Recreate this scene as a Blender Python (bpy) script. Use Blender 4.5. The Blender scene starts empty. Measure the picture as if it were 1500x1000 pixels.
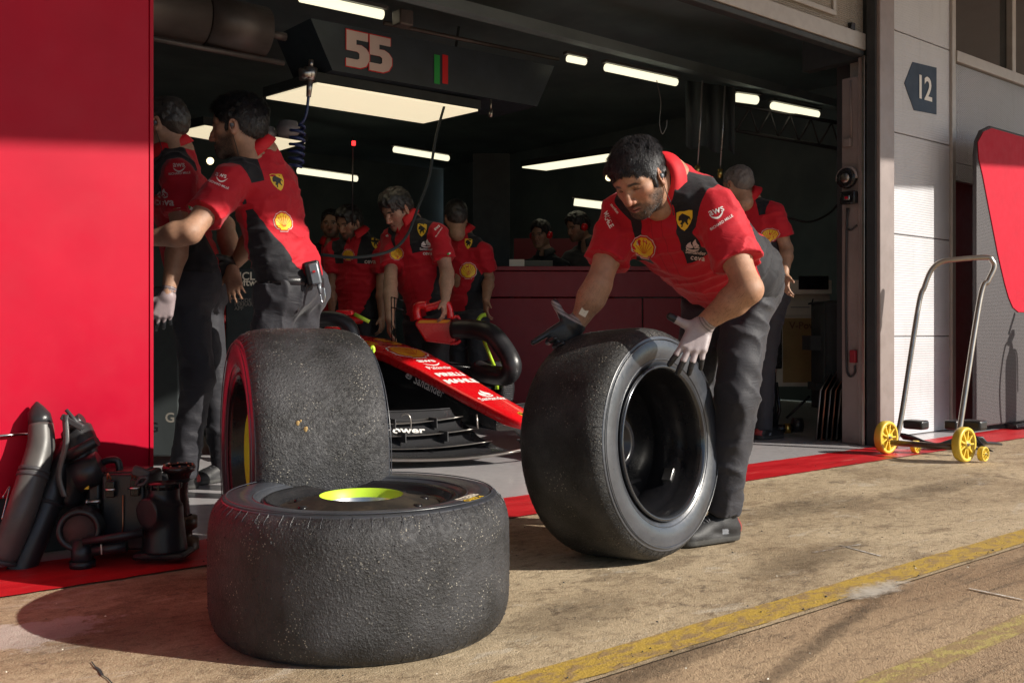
import bpy, bmesh, math, random
import numpy as np
from mathutils import Vector, Matrix
from mathutils.bvhtree import BVHTree
random.seed(7)
SC = bpy.context.scene
COL = SC.collection
R = math.radians
# ---------------------------------------------------------------- camera frame
FPX, HOR, CAMH = 1460.0, 485.0, 0.715
TH = R(50.2)
FW = Vector((math.cos(TH), math.sin(TH), 0)); RT = Vector((math.sin(TH), -math.cos(TH), 0)); UP = Vector((0, 0, 1))
def C(lat, dep, z=0.0):
    return RT*lat + FW*dep + UP*z
def P(px, py, D):
    return C((px-750)/FPX*D, D, CAMH+(HOR-py)/FPX*D)
def GZ(px, py, z=0.0):
    D = (CAMH-z)*FPX/(py-HOR)
    return P(px, py, D)
def PY(px, py, Y):
    l = (px-750)/FPX
    return P(px, py, Y/(FW.y+RT.y*l))
def PX(px, py, X):
    l = (px-750)/FPX
    return P(px, py, X/(FW.x+RT.x*l))
# ---------------------------------------------------------------- node helpers
class NT:
    def __init__(s, m):
        s.t = m.node_tree; s.n = s.t.nodes; s.l = s.t.links
    def new(s, typ, **kw):
        n = s.n.new(typ)
        for k, v in kw.items():
            if k.startswith('i_'):
                key = k[2:]
                key = int(key) if key.isdigit() else key.replace('_', ' ')
                if hasattr(v, 'is_linked'): s.l.new(v, n.inputs[key])
                else: n.inputs[key].default_value = v
            else: setattr(n, k, v)
        return n
    def math(s, op, a, b=0.0, c=None, clamp=False):
        n = s.n.new('ShaderNodeMath'); n.operation = op; n.use_clamp = clamp
        for i, v in enumerate((a, b) if c is None else (a, b, c)):
            if hasattr(v, 'is_linked'): s.l.new(v, n.inputs[i])
            else: n.inputs[i].default_value = v
        return n.outputs[0]
    def ramp(s, fac, stops):
        n = s.n.new('ShaderNodeValToRGB'); s.l.new(fac, n.inputs[0])
        e = n.color_ramp.elements
        while len(e) < len(stops): e.new(0.5)
        for i, (p, c) in enumerate(stops):
            e[i].position = p
            e[i].color = (c, c, c, 1) if isinstance(c, (int, float)) else (*c, 1)
        return n.outputs[0]
    def mix(s, fac, a, b):
        n = s.n.new('ShaderNodeMix'); n.data_type = 'RGBA'
        for i, v in ((0, fac), (6, a), (7, b)):
            if hasattr(v, 'is_linked'): s.l.new(v, n.inputs[i])
            elif i == 0: n.inputs[0].default_value = v
            else: n.inputs[i].default_value = (*v[:3], 1)
        return n.outputs[2]
    def noise(s, vec, scale, detail=4, rough=.55, dist=0.0, out=0):
        n = s.new('ShaderNodeTexNoise', i_Scale=scale, i_Detail=detail, i_Roughness=rough, i_Distortion=dist)
        if vec is not None: s.l.new(vec, n.inputs['Vector'])
        return n.outputs[out]
    def voro(s, vec, scale, feature='F1', out=0, rnd=1.0):
        n = s.new('ShaderNodeTexVoronoi', feature=feature, i_Scale=scale, i_Randomness=rnd)
        if vec is not None: s.l.new(vec, n.inputs['Vector'])
        return n.outputs[out]
    def mapv(s, vec, scale=(1, 1, 1), rot=(0, 0, 0), loc=(0, 0, 0)):
        n = s.n.new('ShaderNodeMapping'); s.l.new(vec, n.inputs[0])
        n.inputs['Scale'].default_value = scale; n.inputs['Rotation'].default_value = rot; n.inputs['Location'].default_value = loc
        return n.outputs[0]
    def obj(s):
        n = s.n.new('ShaderNodeTexCoord'); return n.outputs['Object']
    def attr(s, name, out='Vector'):
        n = s.n.new('ShaderNodeAttribute'); n.attribute_name = name; return n.outputs[out]
    def sep(s, v):
        n = s.n.new('ShaderNodeSeparateXYZ'); s.l.new(v, n.inputs[0]); return n.outputs
    def bump(s, h, dist=.002, strength=1.0, normal=None):
        n = s.n.new('ShaderNodeBump'); s.l.new(h, n.inputs['Height']); n.inputs['Distance'].default_value = dist
        n.inputs['Strength'].default_value = strength
        if normal is not None: s.l.new(normal, n.inputs['Normal'])
        return n.outputs[0]
def newmat(name):
    m = bpy.data.materials.new(name); m.use_nodes = True
    t = NT(m); b = t.n['Principled BSDF']
    return m, t, b
def setc(t, b, key, v):
    if hasattr(v, 'is_linked'): t.l.new(v, b.inputs[key])
    else:
        if isinstance(v, (tuple, list)) and len(v) == 3: v = (*v, 1)
        b.inputs[key].default_value = v
def mat(name, col, rough=.5, metal=0.0, var=.12, ns=6.0, bump=0.0, bs=150.0, coat=0.0, emit=None, es=1.0, dirt=0.0, dcol=(.05, .04, .03), spec=.5, stretch=None, sheen=0):
    m, t, b = newmat(name)
    o = t.obj()
    v = t.mapv(o, stretch) if stretch else o
    n = t.noise(v, ns, 5, .6)
    dark = tuple(max(0, c*(1-var)) for c in col); lite = tuple(min(1, c*(1+var)) for c in col)
    cc = t.mix(t.ramp(n, [(.3, 0.0), (.7, 1.0)]), dark, lite)
    if dirt:
        cc = t.mix(t.math('MULTIPLY', t.ramp(t.noise(o, ns*2.3, 8, .7), [(.45, 0.0), (.75, 1.0)]), dirt), cc, dcol)
    setc(t, b, 'Base Color', cc)
    rr = t.math('ADD', t.math('MULTIPLY', t.math('SUBTRACT', t.noise(o, ns*3, 4), .5), .3*min(1, rough*2)), rough, clamp=True)
    setc(t, b, 'Roughness', rr)
    b.inputs['Metallic'].default_value = metal
    b.inputs['Specular IOR Level'].default_value = spec
    b.inputs['Coat Weight'].default_value = coat
    if sheen: b.inputs['Sheen Weight'].default_value = sheen
    if bump: setc(t, b, 'Normal', t.bump(t.noise(o, bs, 3), bump))
    if emit:
        b.inputs['Emission Color'].default_value = (*emit, 1); b.inputs['Emission Strength'].default_value = es
    return m
# ---------------------------------------------------------------- scene tree helpers
def tag(o, label=None, cat=None, group=None, kind=None):
    if label: o['label'] = label
    if cat: o['category'] = cat
    if group: o['group'] = group
    if kind: o['kind'] = kind
    return o
def thing(name, label, cat, loc=(0, 0, 0), group=None):
    o = bpy.data.objects.new(name, None); COL.objects.link(o)
    o.location = loc; o.empty_display_size = .1
    return tag(o, label, cat, group)
def link(name, me, m, parent=None):
    o = bpy.data.objects.new(name, me); COL.objects.link(o)
    for x in (m if isinstance(m, (list, tuple)) else [m]):
        if x: me.materials.append(x)
    if parent is not None:
        o.parent = parent; o.matrix_parent_inverse = mw(parent).inverted()
    return o
def mw(o):
    m = Matrix.LocRotScale(o.location, o.rotation_euler, o.scale)
    return mw(o.parent) @ o.matrix_parent_inverse @ m if o.parent else m
class MB:
    """collects shapes (world space) into one mesh"""
    def __init__(s): s.bm = bmesh.new(); s.mi = 0
    def poly(s, pts, smooth=False):
        vs = [s.bm.verts.new(p) for p in pts]
        f = s.bm.faces.new(vs); f.smooth = smooth; f.material_index = s.mi; return f
    def hexa(s, p):  # p: 8 points, bottom 4 ccw then top 4
        vs = [s.bm.verts.new(q) for q in p]
        for q in ((3, 2, 1, 0), (4, 5, 6, 7), (0, 1, 5, 4), (1, 2, 6, 5), (2, 3, 7, 6), (3, 0, 4, 7)):
            f = s.bm.faces.new([vs[i] for i in q]); f.material_index = s.mi
        return s
    def box(s, c, size, ax=None, bevel=0.0, seg=2):
        c = Vector(c); ax = ax or (Vector((1, 0, 0)), Vector((0, 1, 0)), Vector((0, 0, 1)))
        x, y, z = [Vector(a)*(d/2) for a, d in zip(ax, size)]
        n0 = len(s.bm.faces)
        p = [c-x-y-z, c+x-y-z, c+x+y-z, c-x+y-z, c-x-y+z, c+x-y+z, c+x+y+z, c-x+y+z]
        s.hexa(p)
        if bevel:
            s.bm.faces.ensure_lookup_table()
            fs = s.bm.faces[n0:]; es = {e for f in fs for e in f.edges}
            r = bmesh.ops.bevel(s.bm, geom=list(es), offset=bevel, segments=seg, profile=.5, affect='EDGES')
            for f in r['faces']: f.smooth = True; f.material_index = s.mi
        return s
    def prism(s, pts, d, smooth=False):
        """extrude planar loop pts by vector d"""
        d = Vector(d); a = [s.bm.verts.new(Vector(p)) for p in pts]; b = [s.bm.verts.new(Vector(p)+d) for p in pts]
        n = len(a)
        fs = [s.bm.faces.new(a[::-1]), s.bm.faces.new(b)]
        for i in range(n):
            f = s.bm.faces.new([a[i], a[(i+1) % n], b[(i+1) % n], b[i]]); f.smooth = smooth; fs.append(f)
        for f in fs: f.material_index = s.mi
        return s
    def tube(s, pts, r, n=10, cap=True, closed=False):
        pts = [Vector(p) for p in pts]; rs = r if isinstance(r, (list, tuple)) else [r]*len(pts)
        rings = []; prev = None
        for i, p in enumerate(pts):
            a = pts[i-1] if (i or closed) else pts[i]; b = pts[(i+1) % len(pts)] if (i < len(pts)-1 or closed) else pts[i]
            t = (b-a)
            if t.length < 1e-9: t = Vector((0, 0, 1))
            t.normalize()
            if prev is None:
                u = t.orthogonal().normalized()
            else:
                u = prev - t*prev.dot(t)
                u = u.normalized() if u.length > 1e-6 else t.orthogonal().normalized()
            prev = u; v = t.cross(u)
            rings.append([s.bm.verts.new(p+(u*math.cos(2*math.pi*k/n)+v*math.sin(2*math.pi*k/n))*rs[i]) for k in range(n)])
        m = len(rings)
        for i in range(m if closed else m-1):
            A = rings[i]; B = rings[(i+1) % m]
            for k in range(n):
                f = s.bm.faces.new([A[k], A[(k+1) % n], B[(k+1) % n], B[k]]); f.smooth = True; f.material_index = s.mi
        if cap and not closed:
            f = s.bm.faces.new(rings[0][::-1]); f.material_index = s.mi
            f = s.bm.faces.new(rings[-1]); f.material_index = s.mi
        return s
    def lathe(s, prof, o, ax, n=64, smooth=True, a0=0, a1=2*math.pi):
        """prof: (along axis, radius) list"""
        o = Vector(o); ax = Vector(ax).normalized(); u = ax.orthogonal().normalized(); v = ax.cross(u)
        full = abs(a1-a0-2*math.pi) < 1e-6
        cnt = n if full else n+1
        rings = []
        for (x, r) in prof:
            if r < 1e-6: rings.append([s.bm.verts.new(o+ax*x)])
            else: rings.append([s.bm.verts.new(o+ax*x+(u*math.cos(a0+(a1-a0)*k/n)+v*math.sin(a0+(a1-a0)*k/n))*r) for k in range(cnt)])
        for A, B in zip(rings, rings[1:]):
            for k in range(n):
                k2 = (k+1) % cnt
                if len(A) == 1 and len(B) == 1: continue
                if len(A) == 1: q = [A[0], B[k2], B[k]]
                elif len(B) == 1: q = [A[k], A[k2], B[0]]
                else: q = [A[k], A[k2], B[k2], B[k]]
                f = s.bm.faces.new(q); f.smooth = smooth; f.material_index = s.mi
        return s
    def loft(s, secs, cap=True, smooth=True):
        rings = [[s.bm.verts.new(p) for p in sec] for sec in secs]; n = len(rings[0])
        for A, B in zip(rings, rings[1:]):
            for k in range(n):
                f = s.bm.faces.new([A[k], A[(k+1) % n], B[(k+1) % n], B[k]]); f.smooth = smooth; f.material_index = s.mi
        if cap:
            for r_ in (rings[0][::-1], rings[-1]):
                f = s.bm.faces.new(r_); f.material_index = s.mi
        return s
    def sheet(s, rows, smooth=True):
        g = [[s.bm.verts.new(p) for p in r_] for r_ in rows]
        for A, B in zip(g, g[1:]):
            for k in range(len(A)-1):
                f = s.bm.faces.new([A[k], A[k+1], B[k+1], B[k]]); f.smooth = smooth; f.material_index = s.mi
        return s
    def build(s, name, m, parent=None, fix=True):
        if fix: bmesh.ops.recalc_face_normals(s.bm, faces=s.bm.faces)
        me = bpy.data.meshes.new(name); s.bm.to_mesh(me); s.bm.free()
        return link(name, me, m, parent)
def solidify(o, t, off=0):
    md = o.modifiers.new('solid', 'SOLIDIFY'); md.thickness = t; md.offset = off; return o
def bevelmod(o, w, seg=2):
    md = o.modifiers.new('bev', 'BEVEL'); md.width = w; md.segments = seg; md.limit_method = 'ANGLE'; return o
def bez(pts, n=8):
    """catmull-rom through pts"""
    pts = [Vector(p) for p in pts]; out = []
    q = [pts[0]*2-pts[1]]+pts+[pts[-1]*2-pts[-2]]
    for i in range(1, len(q)-2):
        p0, p1, p2, p3 = q[i-1:i+3]
        for k in range(n):
            t = k/n
            out.append(.5*((2*p1)+(p2-p0)*t+(2*p0-5*p1+4*p2-p3)*t*t+(3*p1-p0-3*p2+p3)*t**3))
    out.append(pts[-1]); return out
# ---------------------------------------------------------------- signed distance modelling
_rs = np.random.RandomState(3); _LAT = _rs.rand(32, 32, 32).astype(np.float32)
def vnoise(p, scale, seed=0):
    q = p*scale+seed*7.31+100; i = np.floor(q).astype(int); f = q-i; f = f*f*(3-2*f); i &= 31; j = (i+1) & 31
    x, y, z = f[..., 0], f[..., 1], f[..., 2]; L = _LAT
    def g(a, b, c): return L[a, b, c]
    x0, y0, z0 = i[..., 0], i[..., 1], i[..., 2]; x1, y1, z1 = j[..., 0], j[..., 1], j[..., 2]
    return (((g(x0, y0, z0)*(1-x)+g(x1, y0, z0)*x)*(1-y)+(g(x0, y1, z0)*(1-x)+g(x1, y1, z0)*x)*y)*(1-z) +
            ((g(x0, y0, z1)*(1-x)+g(x1, y0, z1)*x)*(1-y)+(g(x0, y1, z1)*(1-x)+g(x1, y1, z1)*x)*y)*z)
class SDF:
    def __init__(s): s.pr = []; s.warp = None
    def seg(s, a, b, ra, rb=None, k=.02, t=0, op='u', flat=None, sq=None):
        a = np.array(a, float); b = np.array(b, float); rb = ra if rb is None else rb
        s.pr.append(dict(ty='s', a=a, b=b, ra=ra, rb=rb, k=k, t=t, op=op, flat=flat)); return s
    def path(s, pts, rs, k=.01, t=0):
        for i in range(len(pts)-1): s.seg(pts[i], pts[i+1], rs[i], rs[i+1], k if i else k, t)
        return s
    def ell(s, c, r, ax=None, k=.02, t=0, op='u'):
        ax = np.eye(3) if ax is None else np.array([list(v) for v in ax], float)
        s.pr.append(dict(ty='e', c=np.array(c, float), r=np.array(r, float), ax=ax, k=k, t=t, op=op)); return s
    def half(s, c, n, k=.004):   # keep the side opposite to n
        s.pr.append(dict(ty='h', c=np.array(c, float), n=np.array(n, float)/np.linalg.norm(n), k=k, t=-1, op='i')); return s
    @staticmethod
    def dist(p, X):
        if p['ty'] == 's':
            ab = p['b']-p['a']; L2 = max(1e-12, ab@ab); q = X-p['a']; t = np.clip((q@ab)/L2, 0, 1)
            d = np.linalg.norm(q-t[..., None]*ab, axis=-1)-(p['ra']+(p['rb']-p['ra'])*t)
            if p['flat']:
                n = ab/math.sqrt(L2)
                if p['flat'] in (1, 3): d = np.maximum(d, (X-p['b'])@n)
                if p['flat'] in (2, 3): d = np.maximum(d, -(X-p['a'])@n)
            return d
        if p['ty'] == 'e':
            q = (X-p['c'])@p['ax'].T; k0 = np.linalg.norm(q/p['r'], axis=-1); k1 = np.linalg.norm(q/p['r']**2, axis=-1)
            return k0*(k0-1)/np.maximum(k1, 1e-6)
        return (X-p['c'])@p['n']
    def bounds(s):
        lo = np.full(3, 1e9); hi = -lo
        for p in s.pr:
            if p['op'] != 'u': continue
            a, b = s.pb(p); lo = np.minimum(lo, a); hi = np.maximum(hi, b)
        return lo, hi
    @staticmethod
    def pb(p):
        if p['ty'] == 's':
            r = max(p['ra'], p['rb']); return np.minimum(p['a'], p['b'])-r, np.maximum(p['a'], p['b'])+r
        e = np.sqrt(((p['ax']*p['r'][:, None])**2).sum(0)); return p['c']-e, p['c']+e
    def mesh(s, h, warp=None, pad=3, smooth=0):
        lo, hi = s.bounds(); lo = lo-h*pad-.012; hi = hi+h*pad+.012
        n = np.ceil((hi-lo)/h).astype(int)+1
        F = np.full(n, .2, np.float32)
        g = [lo[i]+h*np.arange(n[i]) for i in range(3)]
        for p in s.pr:
            if p['ty'] == 'h': i0 = np.zeros(3, int); i1 = n
            else:
                a, b = s.pb(p); m = p['k']+3*h+.006
                i0 = np.maximum(0, np.floor((a-m-lo)/h).astype(int)); i1 = np.minimum(n, np.ceil((b+m-lo)/h).astype(int)+1)
            if (i1 <= i0).any(): continue
            X = np.stack(np.meshgrid(*[g[i][i0[i]:i1[i]] for i in range(3)], indexing='ij'), -1)
            sl = tuple(slice(i0[i], i1[i]) for i in range(3))
            d = s.dist(p, X).astype(np.float32); f = F[sl]; k = max(p['k'], 1e-5)
            if p['op'] == 'u':
                F[sl] = np.minimum(f, d)-np.maximum(k-np.abs(f-d), 0)**2/(4*k)
            else:
                if p['op'] == 's': d = -d
                F[sl] = np.maximum(f, d)+np.maximum(k-np.abs(f-d), 0)**2/(4*k)
        if warp is not None:
            I = np.argwhere(np.abs(F) < .03+2*h); X = lo+I*h
            F[I[:, 0], I[:, 1], I[:, 2]] += warp(X).astype(np.float32)
        return surfnets(F, lo, h, smooth)
    def tags(s, X):
        best = np.full(len(X), 1e9); tg = np.zeros(len(X))
        for p in s.pr:
            if p['op'] != 'u': continue
            d = s.dist(p, X); m = d < best; best[m] = d[m]; tg[m] = p['t']
        return tg
    def tdist(s, X, t):
        best = np.full(len(X), .3)
        for p in s.pr:
            if p['op'] == 'u' and p['t'] == t: best = np.minimum(best, s.dist(p, X))
        return best
def surfnets(F, o, h, smooth=0):
    ins = F < 0; ny, nz = F.shape[1:]
    lin = lambda I: (I[:, 0]*ny+I[:, 1])*nz+I[:, 2]
    E = np.eye(3, dtype=int); CI = []; CP = []; Q = []
    for ax in range(3):
        s0 = [slice(None)]*3; s1 = [slice(None)]*3; s0[ax] = slice(0, -1); s1[ax] = slice(1, None)
        I = np.argwhere(ins[tuple(s0)] != ins[tuple(s1)])
        I = I[(I > 0).all(1)]
        if not len(I): continue
        J = I+E[ax]; f0 = F[I[:, 0], I[:, 1], I[:, 2]]; f1 = F[J[:, 0], J[:, 1], J[:, 2]]
        pos = I.astype(float); pos[:, ax] += f0/(f0-f1)
        u, v = E[(ax+1) % 3], E[(ax+2) % 3]
        cs = [lin(I), lin(I-u), lin(I-u-v), lin(I-v)]
        for c in cs: CI.append(c); CP.append(pos)
        q = np.stack(cs, 1); rev = f0 >= 0; q[rev] = q[rev][:, ::-1]; Q.append(q)
    CI = np.concatenate(CI); CP = np.concatenate(CP); Q = np.concatenate(Q)
    uq, inv = np.unique(CI, return_inverse=True); cnt = np.bincount(inv)
    V = np.stack([np.bincount(inv, CP[:, i])/cnt for i in range(3)], 1)
    Q = np.searchsorted(uq, Q)
    for _ in range(smooth):
        S = np.zeros_like(V); N = np.zeros(len(V))
        for a, b in ((0, 1), (1, 2), (2, 3), (3, 0)):
            for x, y in ((a, b), (b, a)):
                N += np.bincount(Q[:, x], minlength=len(V))
                for i in range(3): S[:, i] += np.bincount(Q[:, x], V[Q[:, y], i], minlength=len(V))
        V = .5*V+.5*S/N[:, None]
    return o+V*h, Q
def npmesh(name, V, Q, smooth=True, attrs=None):
    me = bpy.data.meshes.new(name)
    me.vertices.add(len(V)); me.vertices.foreach_set('co', np.ascontiguousarray(V, np.float32).ravel())
    k = Q.shape[1]
    me.loops.add(len(Q)*k); me.loops.foreach_set('vertex_index', np.ascontiguousarray(Q, np.int32).ravel())
    me.polygons.add(len(Q)); me.polygons.foreach_set('loop_start', np.arange(0, len(Q)*k, k, dtype=np.int32))
    me.polygons.foreach_set('loop_total', np.full(len(Q), k, np.int32))
    me.polygons.foreach_set('use_smooth', np.full(len(Q), smooth))
    me.update(calc_edges=True); me.validate()
    for n, a in (attrs or {}).items():
        a = np.asarray(a, np.float32)
        if a.ndim == 1:
            at = me.attributes.new(n, 'FLOAT', 'POINT'); at.data.foreach_set('value', a)
        elif n == 'Col':
            at = me.color_attributes.new(n, 'FLOAT_COLOR', 'POINT'); at.data.foreach_set('color', np.concatenate([a, np.ones((len(a), 1), np.float32)], 1).ravel())
        else:
            at = me.attributes.new(n, 'FLOAT_VECTOR', 'POINT'); at.data.foreach_set('vector', a.ravel())
    return me
# ---------------------------------------------------------------- decals: flat artwork laid on to surfaces
def bvh_of(o):
    M = mw(o); me = o.data
    vs = [M @ v.co for v in me.vertices]
    return BVHTree.FromPolygons(vs, [tuple(p.vertices) for p in me.polygons])
_TXT = {}
def text2d(txt, bold=.0, shear=0.0, sp=1.0):
    key = (txt, bold, shear, sp)
    if key not in _TXT:
        cu = bpy.data.curves.new('t', 'FONT'); cu.body = txt; cu.offset = bold; cu.resolution_u = 3; cu.align_x = 'CENTER'; cu.align_y = 'CENTER'
        cu.shear = shear; cu.space_character = sp
        ob = bpy.data.objects.new('t', cu)
        me = bpy.data.meshes.new_from_object(ob)
        _TXT[key] = ([Vector((v.co.x, v.co.y)) for v in me.vertices], [tuple(p.vertices) for p in me.polygons])
        bpy.data.objects.remove(ob); bpy.data.meshes.remove(me)
    return _TXT[key]
def decal(name, art, m, o, right, up, parent, bvh=None, size=1.0, off=.0015, depth=.25):
    """art: (list of 2d pts, faces); placed at o, projected along -(right x up)"""
    right = Vector(right).normalized(); up = Vector(up); up = (up-right*up.dot(right)).normalized(); n = right.cross(up)
    pts, faces = art; vs = []
    for p in pts:
        q = Vector(o)+right*(p[0]*size)+up*(p[1]*size)
        if bvh:
            hit = bvh.ray_cast(q+n*depth, -n, depth*2.5)
            vs.append(hit[0]+n*off if hit[0] else None)
        else: vs.append(q+n*off)
    fs = [f for f in faces if all(vs[i] is not None for i in f)]
    if not fs: return None
    vs = [v if v is not None else Vector(o) for v in vs]
    me = bpy.data.meshes.new(name); me.from_pydata(vs, [], fs); me.update()
    return link(name, me, m, parent)
def poly2d(pts, sub=0.0):
    bm = bmesh.new(); vs = [bm.verts.new((p[0], p[1], 0)) for p in pts]; bm.faces.new(vs)
    bmesh.ops.triangulate(bm, faces=bm.faces)
    if sub:
        for _ in range(4):
            es = [e for e in bm.edges if e.calc_length() > sub]
            if not es: break
            bmesh.ops.subdivide_edges(bm, edges=es, cuts=1); bmesh.ops.triangulate(bm, faces=bm.faces)
    bm.verts.index_update()
    r = ([Vector((v.co.x, v.co.y)) for v in bm.verts], [tuple(v.index for v in f.verts) for f in bm.faces]); bm.free(); return r
def merge2d(*arts):
    V, Fs = [], []
    for v, f in arts:
        b = len(V); V += v; Fs += [tuple(i+b for i in t) for t in f]
    return V, Fs
def shell_outline(k=1.0, n=7):
    pts = [(-.2*k, -.46*k), (.2*k, -.46*k), (.22*k, -.36*k), (.36*k, -.33*k)]
    for i in range(n*3+1):
        a = R(-22+ (224)*i/(n*3)); r = .5*k*(1+.035*math.cos(2*math.pi*i/3))
        pts.append((math.cos(a)*r*1.02, math.sin(a)*r*.98+.02*k))
    pts += [(-.36*k, -.33*k), (-.22*k, -.36*k)]
    return pts
SHELL_O = poly2d(shell_outline(1.12), .25); SHELL_R = poly2d(shell_outline(1.04), .25); SHELL_Y = poly2d(shell_outline(.92), .25)
SHELL_RIB = merge2d(*[poly2d([(math.cos(a)*.06-.008, -.25), (math.cos(a)*.06+.008, -.25), (math.cos(a)*.40+.016, math.sin(a)*.40+.0), (math.cos(a)*.40-.016, math.sin(a)*.40)], .2) for a in [R(x) for x in (15, 42, 66, 90, 114, 138, 165)]])
SHIELD = poly2d([(-.36, .46), (-.2, .5), (0, .47), (.2, .5), (.36, .46), (.37, .1), (.3, -.15), (.16, -.38), (0, -.52), (-.16, -.38), (-.3, -.15), (-.37, .1)], .3)
HORSE = poly2d([(-.16, -.32), (-.08, -.30), (-.06, -.16), (.03, -.05), (.10, -.16), (.16, -.24), (.2, -.2), (.15, -.08), (.16, .02), (.22, .1), (.26, .0), (.3, .02), (.24, .16), (.14, .12), (.06, .08), (-.02, .16), (-.1, .2), (-.05, .3), (-.1, .38), (-.18, .32), (-.26, .24), (-.22, .2), (-.16, .22), (-.18, .1), (-.28, .06), (-.24, .02), (-.14, .04), (-.12, -.04), (-.2, -.12), (-.12, -.2)], .3)
FLAME = merge2d(poly2d([(-.5, -.1), (-.38, .12), (-.2, .26), (-.16, .1), (-.02, -.02), (.06, -.14), (-.1, -.2), (-.3, -.2)]), poly2d([(.0, .02), (.12, -.12), (.16, -.2), (.5, -.1), (.42, .1), (.26, .2), (.2, .3), (.12, .5), (.02, .36), (-.06, .2)]), poly2d([(-.5, -.14), (-.3, -.25), (0, -.29), (.3, -.25), (.5, -.14), (.44, -.3), (.2, -.4), (-.2, -.4), (-.44, -.3)]))
SMILE = poly2d([(-.5+i/10, .12-.30*math.sin(math.pi*i/10)) for i in range(11)]+[(.62, .2), (.5, .06)]+[(.5-i/10, .0-.32*math.sin(math.pi*i/10)) for i in range(1, 10)])
SUN_EL, SKY, SUN, EXPO = 28, .08, 5.0, .42
# ================================================================ materials
M = {}
def fl(name, col, rough=.45, **k): M[name] = mat(name, col, rough, **k); return M[name]
fl('red_paint', (.42, .0015, .022), .42, coat=.0, spec=.16, var=.08, ns=2.5, dirt=.12, dcol=(.4, .05, .06))
fl('red_car', (.74, .006, .012), .28, coat=.5, var=.04)
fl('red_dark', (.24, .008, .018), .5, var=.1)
fl('white_ink', (.8, .78, .76), .6, var=.03)
fl('pale_ink', (.62, .5, .47), .6, var=.03)
fl('yellow_ink', (.85, .55, .03), .5, var=.05)
fl('red_ink', (.6, .01, .015), .5, var=.03)
fl('black_ink', (.01, .01, .012), .5, var=.03)
fl('green_ink', (.02, .35, .06), .5, var=.03)
fl('grey_ink', (.16, .18, .2), .6, var=.03)
fl('orange_ink', (.8, .32, .01), .5, var=.05)
fl('black_plastic', (.02, .02, .023), .33, bump=.0006, bs=300, dirt=.15, dcol=(.05, .045, .04))
fl('black_gloss', (.010, .010, .012), .24, var=.1, spec=.4, dirt=.2, dcol=(.05, .045, .04))
fl('black_matt', (.03, .038, .04), .8, var=.2)
fl('dark_teal', (.20, .26, .275), .75, var=.25, ns=1.5)
fl('dark_grey', (.05, .05, .055), .5, var=.15)
fl('alu', (.55, .54, .53), .3, metal=1.0, var=.08, dirt=.15)
fl('steel', (.42, .39, .36), .34, metal=1.0, var=.12, dirt=.35, dcol=(.2, .15, .1))
fl('chrome', (.7, .7, .7), .12, metal=1.0)
fl('brass', (.6, .42, .12), .35, metal=1.0)
fl('lime', (.46, .68, .04), .45, var=.05)
fl('yellow_plastic', (.72, .52, .06), .42, var=.1, dirt=.25, dcol=(.35, .22, .05))
fl('cream', (.78, .73, .60), .5, var=.05, dirt=.1)
fl('beige_metal', (.40, .365, .335), .42, metal=.35, var=.08, dirt=.2, dcol=(.15, .11, .09))
fl('brown_metal', (.27, .225, .215), .45, metal=.3, var=.1, ns=3, dirt=.3, dcol=(.10, .07, .06))
fl('duct_brown', (.085, .07, .065), .45, metal=.4, var=.25, ns=5)
fl('tan_box', (.45, .30, .12), .6)
fl('glass_dark', (.02, .022, .022), .08, var=.1)
fl('blue_hose', (.02, .035, .12), .35)
fl('wire', (.35, .33, .32), .3, metal=.8)
fl('copper', (.5, .22, .13), .35, metal=.9)
fl('rubber_seal', (.025, .03, .035), .6, dirt=.3, dcol=(.08, .07, .06))
fl('hair_black', (.012, .011, .012), .38, var=.4, ns=60)
fl('lamp_body', (.08, .08, .08), .5)
M['tube_glow'] = mat('tube_glow', (.9, .85, .6), .5, emit=(1.0, .93, .66), es=.9)
M['panel_glow'] = mat('panel_glow', (.9, .85, .7), .5, emit=(1.0, .86, .58), es=.62)
M['warm_glow'] = mat('warm_glow', (.9, .8, .6), .5, emit=(1.0, .8, .45), es=2.0)
M['red_glow'] = mat('red_glow', (.9, .02, .02), .5, emit=(1.0, .02, .02), es=3.0)

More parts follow.
